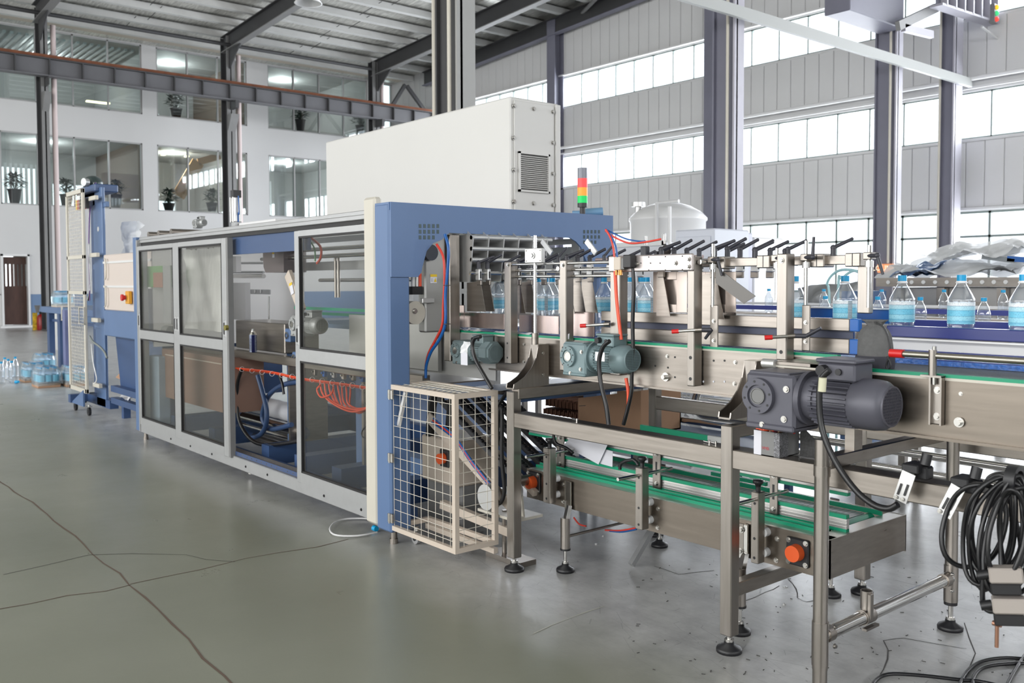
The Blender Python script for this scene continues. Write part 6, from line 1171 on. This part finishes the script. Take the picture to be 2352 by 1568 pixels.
a, b = P(1575, 955, Y=5.6), P(1668, 1035, Y=5.6); b = b+(b-a)*(b.z-.03)/(a.z-b.z); o = M().bar(a, b, .05, .06).build('white_channel', WHITEM, world=a); tag(o, 'white channel lying slanted behind the lower conveyor', 'channel')
# ================================================================ LIFT TOWER and film tunnel (left)
lt = thing('lift_tower', 'tall blue lift tower on castors at the far end of the machine', 'lift', (-11.6, 3.3, 0))
ztw = P(230, 429, Y=3.2).z
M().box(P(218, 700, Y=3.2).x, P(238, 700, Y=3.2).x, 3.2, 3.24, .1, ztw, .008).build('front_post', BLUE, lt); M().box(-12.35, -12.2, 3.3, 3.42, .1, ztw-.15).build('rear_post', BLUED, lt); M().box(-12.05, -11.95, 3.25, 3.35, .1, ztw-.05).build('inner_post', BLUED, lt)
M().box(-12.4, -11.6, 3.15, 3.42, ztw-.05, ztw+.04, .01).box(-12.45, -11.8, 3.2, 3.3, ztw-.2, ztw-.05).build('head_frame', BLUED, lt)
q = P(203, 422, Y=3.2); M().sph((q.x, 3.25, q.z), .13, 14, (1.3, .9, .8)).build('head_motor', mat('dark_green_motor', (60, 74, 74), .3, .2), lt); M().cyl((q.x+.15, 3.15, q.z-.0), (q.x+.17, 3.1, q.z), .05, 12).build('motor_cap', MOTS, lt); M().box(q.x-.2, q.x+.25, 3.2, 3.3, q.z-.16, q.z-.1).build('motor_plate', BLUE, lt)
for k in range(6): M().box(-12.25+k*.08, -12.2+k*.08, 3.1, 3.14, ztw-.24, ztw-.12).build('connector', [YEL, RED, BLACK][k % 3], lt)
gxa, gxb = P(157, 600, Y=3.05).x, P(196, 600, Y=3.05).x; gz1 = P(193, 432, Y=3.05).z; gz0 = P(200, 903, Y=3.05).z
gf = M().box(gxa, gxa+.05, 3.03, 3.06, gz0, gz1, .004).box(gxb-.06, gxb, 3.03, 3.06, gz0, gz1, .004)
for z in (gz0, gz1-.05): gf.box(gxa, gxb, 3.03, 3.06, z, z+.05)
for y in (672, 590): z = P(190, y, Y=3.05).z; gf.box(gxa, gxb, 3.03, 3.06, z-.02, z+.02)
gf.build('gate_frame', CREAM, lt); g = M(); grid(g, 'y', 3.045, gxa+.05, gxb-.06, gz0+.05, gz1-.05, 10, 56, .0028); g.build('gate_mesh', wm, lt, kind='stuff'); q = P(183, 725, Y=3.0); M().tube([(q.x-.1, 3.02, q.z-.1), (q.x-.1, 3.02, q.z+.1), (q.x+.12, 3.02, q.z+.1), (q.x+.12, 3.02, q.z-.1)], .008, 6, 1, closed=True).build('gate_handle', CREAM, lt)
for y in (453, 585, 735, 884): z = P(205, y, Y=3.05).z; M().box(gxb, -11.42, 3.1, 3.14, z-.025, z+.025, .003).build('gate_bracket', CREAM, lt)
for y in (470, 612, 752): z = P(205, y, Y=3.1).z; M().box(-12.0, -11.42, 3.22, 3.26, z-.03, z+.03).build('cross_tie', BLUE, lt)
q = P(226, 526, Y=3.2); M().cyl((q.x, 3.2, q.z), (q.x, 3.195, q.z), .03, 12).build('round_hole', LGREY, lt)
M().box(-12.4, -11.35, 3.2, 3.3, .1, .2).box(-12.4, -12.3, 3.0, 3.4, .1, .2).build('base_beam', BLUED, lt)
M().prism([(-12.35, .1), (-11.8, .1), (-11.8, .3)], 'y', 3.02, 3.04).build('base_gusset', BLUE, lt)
for x, y in ((-12.3, 3.06), (-11.7, 3.06), (-13.0, 3.35), (-12.2, 4.1)): castor(lt, x, y, .05, BLACK)
for k in range(3): hose(lt, [(216+k*2, 420), (206+k, 470), (204, 560), (208-k, 650), (200+k*3, 690)], .008, [WHITEP, CABLE, mat('lilac_wire', (130, 100, 160), .4)][k], 'tower_wire', Y=3.22)
M().tube([P(x, y, Y=3.02) for x, y in ((206, 772), (214, 785), (228, 795), (240, 808), (246, 822))], .013, 6).build('tied_wrap', mat('dull_film_twist', (130, 136, 134), .4), lt); M().tube([P(x, y, Y=3.1) for x, y in ((210, 790), (214, 830), (222, 870), (215, 882))], .008, 6).build('tower_wire', WHITEP, lt)
sh = thing('shrink_tunnel', 'cream and blue heating tunnel between lift tower and enclosure', 'machine', (-10.5, 3.8, 0))
za, zb_, zc_ = P(275, 582, Y=3.15).z, P(275, 714, Y=3.15).z, P(275, 775, Y=3.15).z
M().box(-11.3, -9.62, 3.15, 4.7, zb_, za, .01).build('upper_casing', mat('pinkish_cream', (208, 196, 188), .45), sh)
for y in (601, 658): z = P(275, y, Y=3.15).z; M().box(-11.3, -9.62, 3.14, 3.15, z-.012, z+.012).build('seam_trim', LGREY, sh)
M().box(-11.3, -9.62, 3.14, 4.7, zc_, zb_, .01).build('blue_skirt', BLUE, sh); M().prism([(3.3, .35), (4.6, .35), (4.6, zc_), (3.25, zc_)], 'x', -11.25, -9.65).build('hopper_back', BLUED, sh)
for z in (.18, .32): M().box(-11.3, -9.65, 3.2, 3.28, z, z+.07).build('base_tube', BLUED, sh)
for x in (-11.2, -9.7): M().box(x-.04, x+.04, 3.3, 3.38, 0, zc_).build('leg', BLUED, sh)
q = P(296, 683, Y=3.13); es = thing('emergency_stop', 'red emergency button on a yellow box on the cream tunnel', 'button', q); M().box(q.x-.03, q.x+.08, 3.10, 3.14, q.z-.07, q.z+.07, .006).build('yellow_box', mat('amber_box', (224, 160, 40), .4), es); M().cyl((q.x, 3.09, q.z), (q.x, 3.07, q.z), .025, 14).cyl((q.x, 3.07, q.z), (q.x, 3.05, q.z), .036, 18).build('red_button', RED, es)
for k in range(2): q = P(245, 618+k*62, Y=3.15); M().tube([(q.x+.02, 3.12, q.z+.12), (q.x+.07, 3.12, q.z+.09), (q.x+.07, 3.12, q.z-.09), (q.x+.02, 3.12, q.z-.12)], .008, 6, 2).build('grab_handle', CREAM, sh)
q = P(296, 545, Y=3.6); wl = thing('wrapped_pillar', 'grey pillar wrapped in crumpled clear film on the tunnel', 'wrapped part', (q.x, 3.6, za)); a, b = P(280, 512, Y=3.6), P(311, 512, Y=3.6); h = M()
M().box(a.x+.1, a.x+.2, 3.62, 3.7, za, a.z).build('pillar', MOTS, wl); h.sheet((a.x, 3.58, za), (b.x-a.x, 0, 0), (0, 0, a.z-za), 10, 14, .03, 9).sheet((a.x+.05, 3.62, (za+a.z)/2), (b.x-a.x, 0, 0), (0, 0, (a.z-za)/2), 8, 8, .04, 11); h.build('film_cover', FILM, wl)
a, b = P(285, 850, Y=3.4), P(305, 870, Y=3.4); t = M().prism([(a.x, a.z-.08), (b.x, a.z+.05), (b.x, a.z-.1)], 'y', 3.3, 3.31).box(b.x-.05, b.x+.1, 3.3, 3.5, .4, a.z+.1).build('cardboard_offcut', CARD, world=a); tag(t, 'bent brown cardboard offcut inside the blue tunnel base', 'cardboard')
q = P(295, 895, Y=3.3); t = M().sheet((q.x-.15, 3.25, q.z-.1), (.32, 0, 0), (0, .2, .12), 8, 6, .03, 21).build('white_film', WHITEP, world=q); tag(t, 'crumpled white film on the blue tunnel base', 'film')
# blue out-feed table with a pack on it
ot = thing('outfeed_table', 'blue out-feed table behind the lift tower', 'table', (-17, 4.4, 0)); Y = 4.5; a, b = P(106, 703, Y=Y), P(158, 712, Y=Y); zt_ = a.z
M().box(a.x, -14.2, Y-.1, Y+.9, zt_-.12, zt_, .01).build('table_top', BLUE, ot)
for px in (122, 146): x = P(px, 800, Y=Y).x; M().box(x-.09, x+.09, Y-.08, Y+.02, 0, zt_-.12).build('leg', BLUED, ot)
x = P(155, 800, Y=4.0).x; M().box(x-.08, x+.08, 3.95, 4.05, 0, P(155, 712, Y=4).z).build('lilac_post', mat('lilac_blue', (110, 118, 160), .4), ot)
z = P(130, 735, Y=Y).z; M().box(P(122, 735, Y=Y).x, -15, Y-.03, Y, z-.03, z+.02).build('leg_tie', BLUED, ot); M().tube([P(142, 702, Y=4.3), P(142, 735, Y=4.3), P(158, 735, Y=4.3)], .015, 6, 1).build('cream_rail', CREAM, ot)
o = M().cyl((P(137, 800, Y=5.6).x, 5.6, 0), (P(137, 800, Y=5.6).x, 5.6, 1.1), .14, 14).build('steel_drum', MOTS, world=Vector((P(137, 800, Y=5.6).x, 5.6, 0))); tag(o, 'slim pale drum behind the blue out-feed table', 'drum')
# water packs: cardboard tray, bottles, film
pk_b = None
def pack(x, y, z, lab, nx=4, ny=3, rz=0):
    global pk_b
    t = thing('water_pack', lab, 'bottle pack', (x, y, z), 'film-wrapped water packs'); s_ = .1
    M().box(x, x+nx*s_+.02, y, y+ny*s_+.02, z, z+.06, .004).build('cardboard_tray', BEIGE if 'table' in lab else CARD, t)
    for i in range(nx):
        for j in range(ny):
            if pk_b is None:
                pk_b = M().lathe((x+.06, y+.06, z+.01), bottle_mesh(.30, .096), 12).build('bottle', PET, t); pk_c = M().cyl((x+.06, y+.06, z+.285), (x+.06, y+.06, z+.315), .019, 12).build('screw_cap', CAPB, t); pk_l = M().ring((x+.06, y+.06, z+.09), (x+.06, y+.06, z+.19), .0485, .0475, 12).build('label_sleeve', mat('cyan_sleeve', (110, 198, 224), .4), t)
                pack.src = (pk_b, pk_c, pk_l)
            else:
                for q in pack.src: o = q.copy(); COL.objects.link(o); o.parent = t; o.location = (i*s_, j*s_, 0)
    h = M(); a, b = nx*s_+.02, ny*s_+.02
    prf = [(0, .03), (-.005, .2), (.012, .27), (.03, .318)]
    for k in range(3):
        (i0, h0), (i1, h1) = prf[k], prf[k+1]
        A = [(i0, i0), (a-i0, i0), (a-i0, b-i0), (i0, b-i0)]; B = [(i1, i1), (a-i1, i1), (a-i1, b-i1), (i1, b-i1)]
        h.add([(x+p[0], y+p[1], z+h0) for p in A]+[(x+p[0], y+p[1], z+h1) for p in B], [(q, (q+1) % 4, 4+(q+1) % 4, 4+q) for q in range(4)], True)
    h.add([(x+.03, y+.03, z+.318), (x+a-.03, y+.03, z+.318), (x+a-.03, y+b-.03, z+.318), (x+.03, y+b-.03, z+.318)], [(0, 1, 2, 3)])
    h.build('shrink_film', WRAP, t)
q = P(76, 886, Z=0); pack(q.x, q.y-.02, 0, 'nearest film-wrapped water pack on the floor beside the gate'); q2 = P(123, 884, Z=0); pack(q.x+.1, q.y+.36, 0, 'water pack on the floor right behind the nearest one'); q = P(44, 874, Z=0); pack(q.x, q.y, 0, 'water pack on the floor left of the nearest pack'); q = P(60, 850, Z=0); pack(q.x, q.y+.1, 0, 'rearmost water pack on the floor')
pack(P(124, 702, Y=4.5).x, 4.45, zt_, 'water pack standing on the blue out-feed table', 4, 3)
for k, (px, py) in enumerate(((4, 880), (12, 868), (28, 878), (36, 866), (20, 872))):
    q = P(px, py, Z=0); o = dup(sm, None, ['loose tall clear bottle at the left edge of the view, front', 'loose clear bottle at the left edge, second row', 'loose clear bottle nearest the packs, front', 'loose clear bottle nearest the packs, behind', 'loose clear bottle in the middle of the left group'][k], 'loose bottles on the floor at the left'); o.location = (q.x, q.y, 0); o.scale = (1.5, 1.5, 1.75)
q = P(37, 877, Z=.02); o = M().cyl((q.x, q.y, .02), (q.x+.08, q.y+.02, .03), .03, 12, .018).build('cap_scrap', CAPB, world=q); tag(o, 'cyan cap piece lying between loose bottles and packs', 'cap')
# fire extinguisher and yellow stand
q = P(92, 757, Z=0); fe = thing('fire_extinguisher', 'red fire extinguisher beside the leftmost office column', 'extinguisher', (-34.2, q.y, 0)); zt_ = P(92, 721, X=-34.3).z
M().lathe((-34.3, q.y, 0), [(0, 0), (.14, 0), (.15, .03), (.15, zt_-.12), (.1, zt_-.03), (.04, zt_), (0, zt_)], 18).build('cylinder_body', mat('extinguisher_red', (150, 24, 26), .35), fe); M().box(-34.35, -34.25, q.y-.06, q.y+.06, zt_, zt_+.08).cyl((-34.3, q.y, zt_), (-34.3, q.y, zt_+.05), .03, 8).build('valve_head', BLACK, fe); M().cyl((-34.3, q.y-.12, zt_+.05), (-34.3, q.y-.12, zt_+.3), .04, 8, .1).build('horn', GREY, fe)
q = P(81, 757, Z=0); y2_ = M().box(-34.5, -34.4, q.y-.12, q.y+.02, 0, P(82, 718, X=-34.4).z).build('hazard_post', mat('hazard_yellow', (200, 170, 40), .5, 0, .7, 7), world=Vector((-34.1, q.y, 0))); tag(y2_, 'yellow and black hazard post left of the red extinguisher', 'post')
# ================================================================ CABLE COIL and floor cables (right edge)
q = P(2310, 1235, Y=2.85); cc = thing('cable_coil', 'thick coil of black cables hanging at the right edge', 'cable coil', P(2310, 1100, Y=2.85)); rnd = random.Random(11)
dep = (q-CAM).dot(f2)
def loop(cx_, cy_, rx, ry, r, tilt, Yo):
    c = P(cx_, cy_, Y=2.85+Yo); sc = dep/F; pts = []
    for k in range(14):
        a = 2*math.pi*k/14; u = math.cos(a)*rx*sc; v = math.sin(a)*ry*sc*(1+.06*math.sin(2*a)); u, v = u*math.cos(tilt)-v*math.sin(tilt), u*math.sin(tilt)+v*math.cos(tilt)
        pts.append(c+Vector((u*.95, u*.25+.012*math.sin(3*a+cx_), v)))
    return M().tube(pts, r, 8, 3, True)
for k in range(13): loop(2296+rnd.uniform(-16, 34), 1222+rnd.uniform(-16, 24), 42+rnd.uniform(-14, 26), 122+rnd.uniform(-14, 16), .0068, rnd.uniform(-.22, .05), rnd.uniform(-.06, .06)).build('cable_loop', CABLE, cc)
loop(2236, 1208, 66, 104, .008, -.2, 0).build('cable_loop', CABLE, cc)
M().tube([P(x, y, Y=2.85) for x, y in ((2262, 1112), (2275, 1092), (2310, 1086), (2335, 1100), (2342, 1125))], .005, 8).build('cable_tail', CABLE, cc); M().ring(P(2318, 1100, Y=2.85)+Vector((0, 0, 0)), P(2318, 1100, Y=2.85)+Vector((.03, 0, 0)), .045, .03, 16).build('coil_hook', BLACK, cc)
for k, (px, py, lab) in enumerate(((2310, 1318, 'upper grey plug housing hanging in the cable coil'), (2318, 1388, 'lower grey plug housing hanging in the cable coil'))):
    q = P(px, py, Y=2.8); d = Vector((.85, .4, .12)).normalized(); t = thing('plug_housing', lab, 'plug', q); M().bar(q-d*.045, q+d*.045, .05, .045, .005).build('housing', mat('warm_grey_plastic', (168, 160, 154), .45), t); M().bar(q-d*.04+Vector((0, 0, -.04)), q+d*.04+Vector((0, 0, -.04)), .045, .035, .004).build('contact_block', BLACK, t); M().cyl(q-d*.045, q-d*.075+Vector((0, 0, -.005)), .014, 12).build('gland', BLACK, t)
hose(bpy.data.objects['plug_housing.001'], [(2270, 1260), (2258, 1330), (2258, 1385), (2270, 1402), (2286, 1402)], .008, CABLE, Y=2.8)
q = P(2290, 1440, Y=2.8); o = M().cyl((q.x, 2.8, q.z-.06), (q.x, 2.8, q.z+.03), .006, 8).cyl((q.x-.012, 2.8, q.z+.01), (q.x+.012, 2.8, q.z+.01), .008, 8).build('hanging_screw', mat('copper_tint', (160, 120, 100), .35, .8), bpy.data.objects['plug_housing.001'])
for k, (pts, lab) in enumerate((([(2000, 1600), (2008, 1566), (2040, 1548), (2110, 1550), (2200, 1560), (2260, 1566), (2400, 1600)], 'black cable lying on the floor at the bottom right'), ([(2195, 1600), (2215, 1550), (2250, 1520), (2310, 1510), (2380, 1516)], 'outer black cable loop on the floor in the bottom right corner'), ([(2240, 1600), (2235, 1560), (2255, 1535), (2300, 1525), (2380, 1522)], 'inner black cable loop on the floor in the bottom right corner'), ([(2300, 1600), (2325, 1550), (2352, 1508), (2380, 1470)], 'black cable running up out of the bottom right corner'))):
    q = [P(x, y, Z=.008) for x, y in pts]; o = M().tube(q, .0075, 10).build('floor_cable', CABLE, world=q[0]); tag(o, lab, 'cable')
for k, (px, py) in enumerate(((1804, 1348), (1801, 1389), (1369, 1250), (1385, 1232))): q = P(px, py, Z=0); o = M().ring((q.x, q.y, 0), (q.x, q.y, .004 if k == 0 else .009), .011 if k == 0 else .008, .004, 12).build('steel_washer' if k == 0 else 'steel_nut', ALUP, world=Vector((q.x, q.y, 0))); tag(o, ['flat washer lying on the pale floor between the right legs', 'small nut lying on the floor just before the washer', 'small nut on the shaded floor under the lower conveyor', 'second small nut under the lower conveyor, nearer the hoses'][k], ['washer', 'nut', 'nut', 'nut'][k])
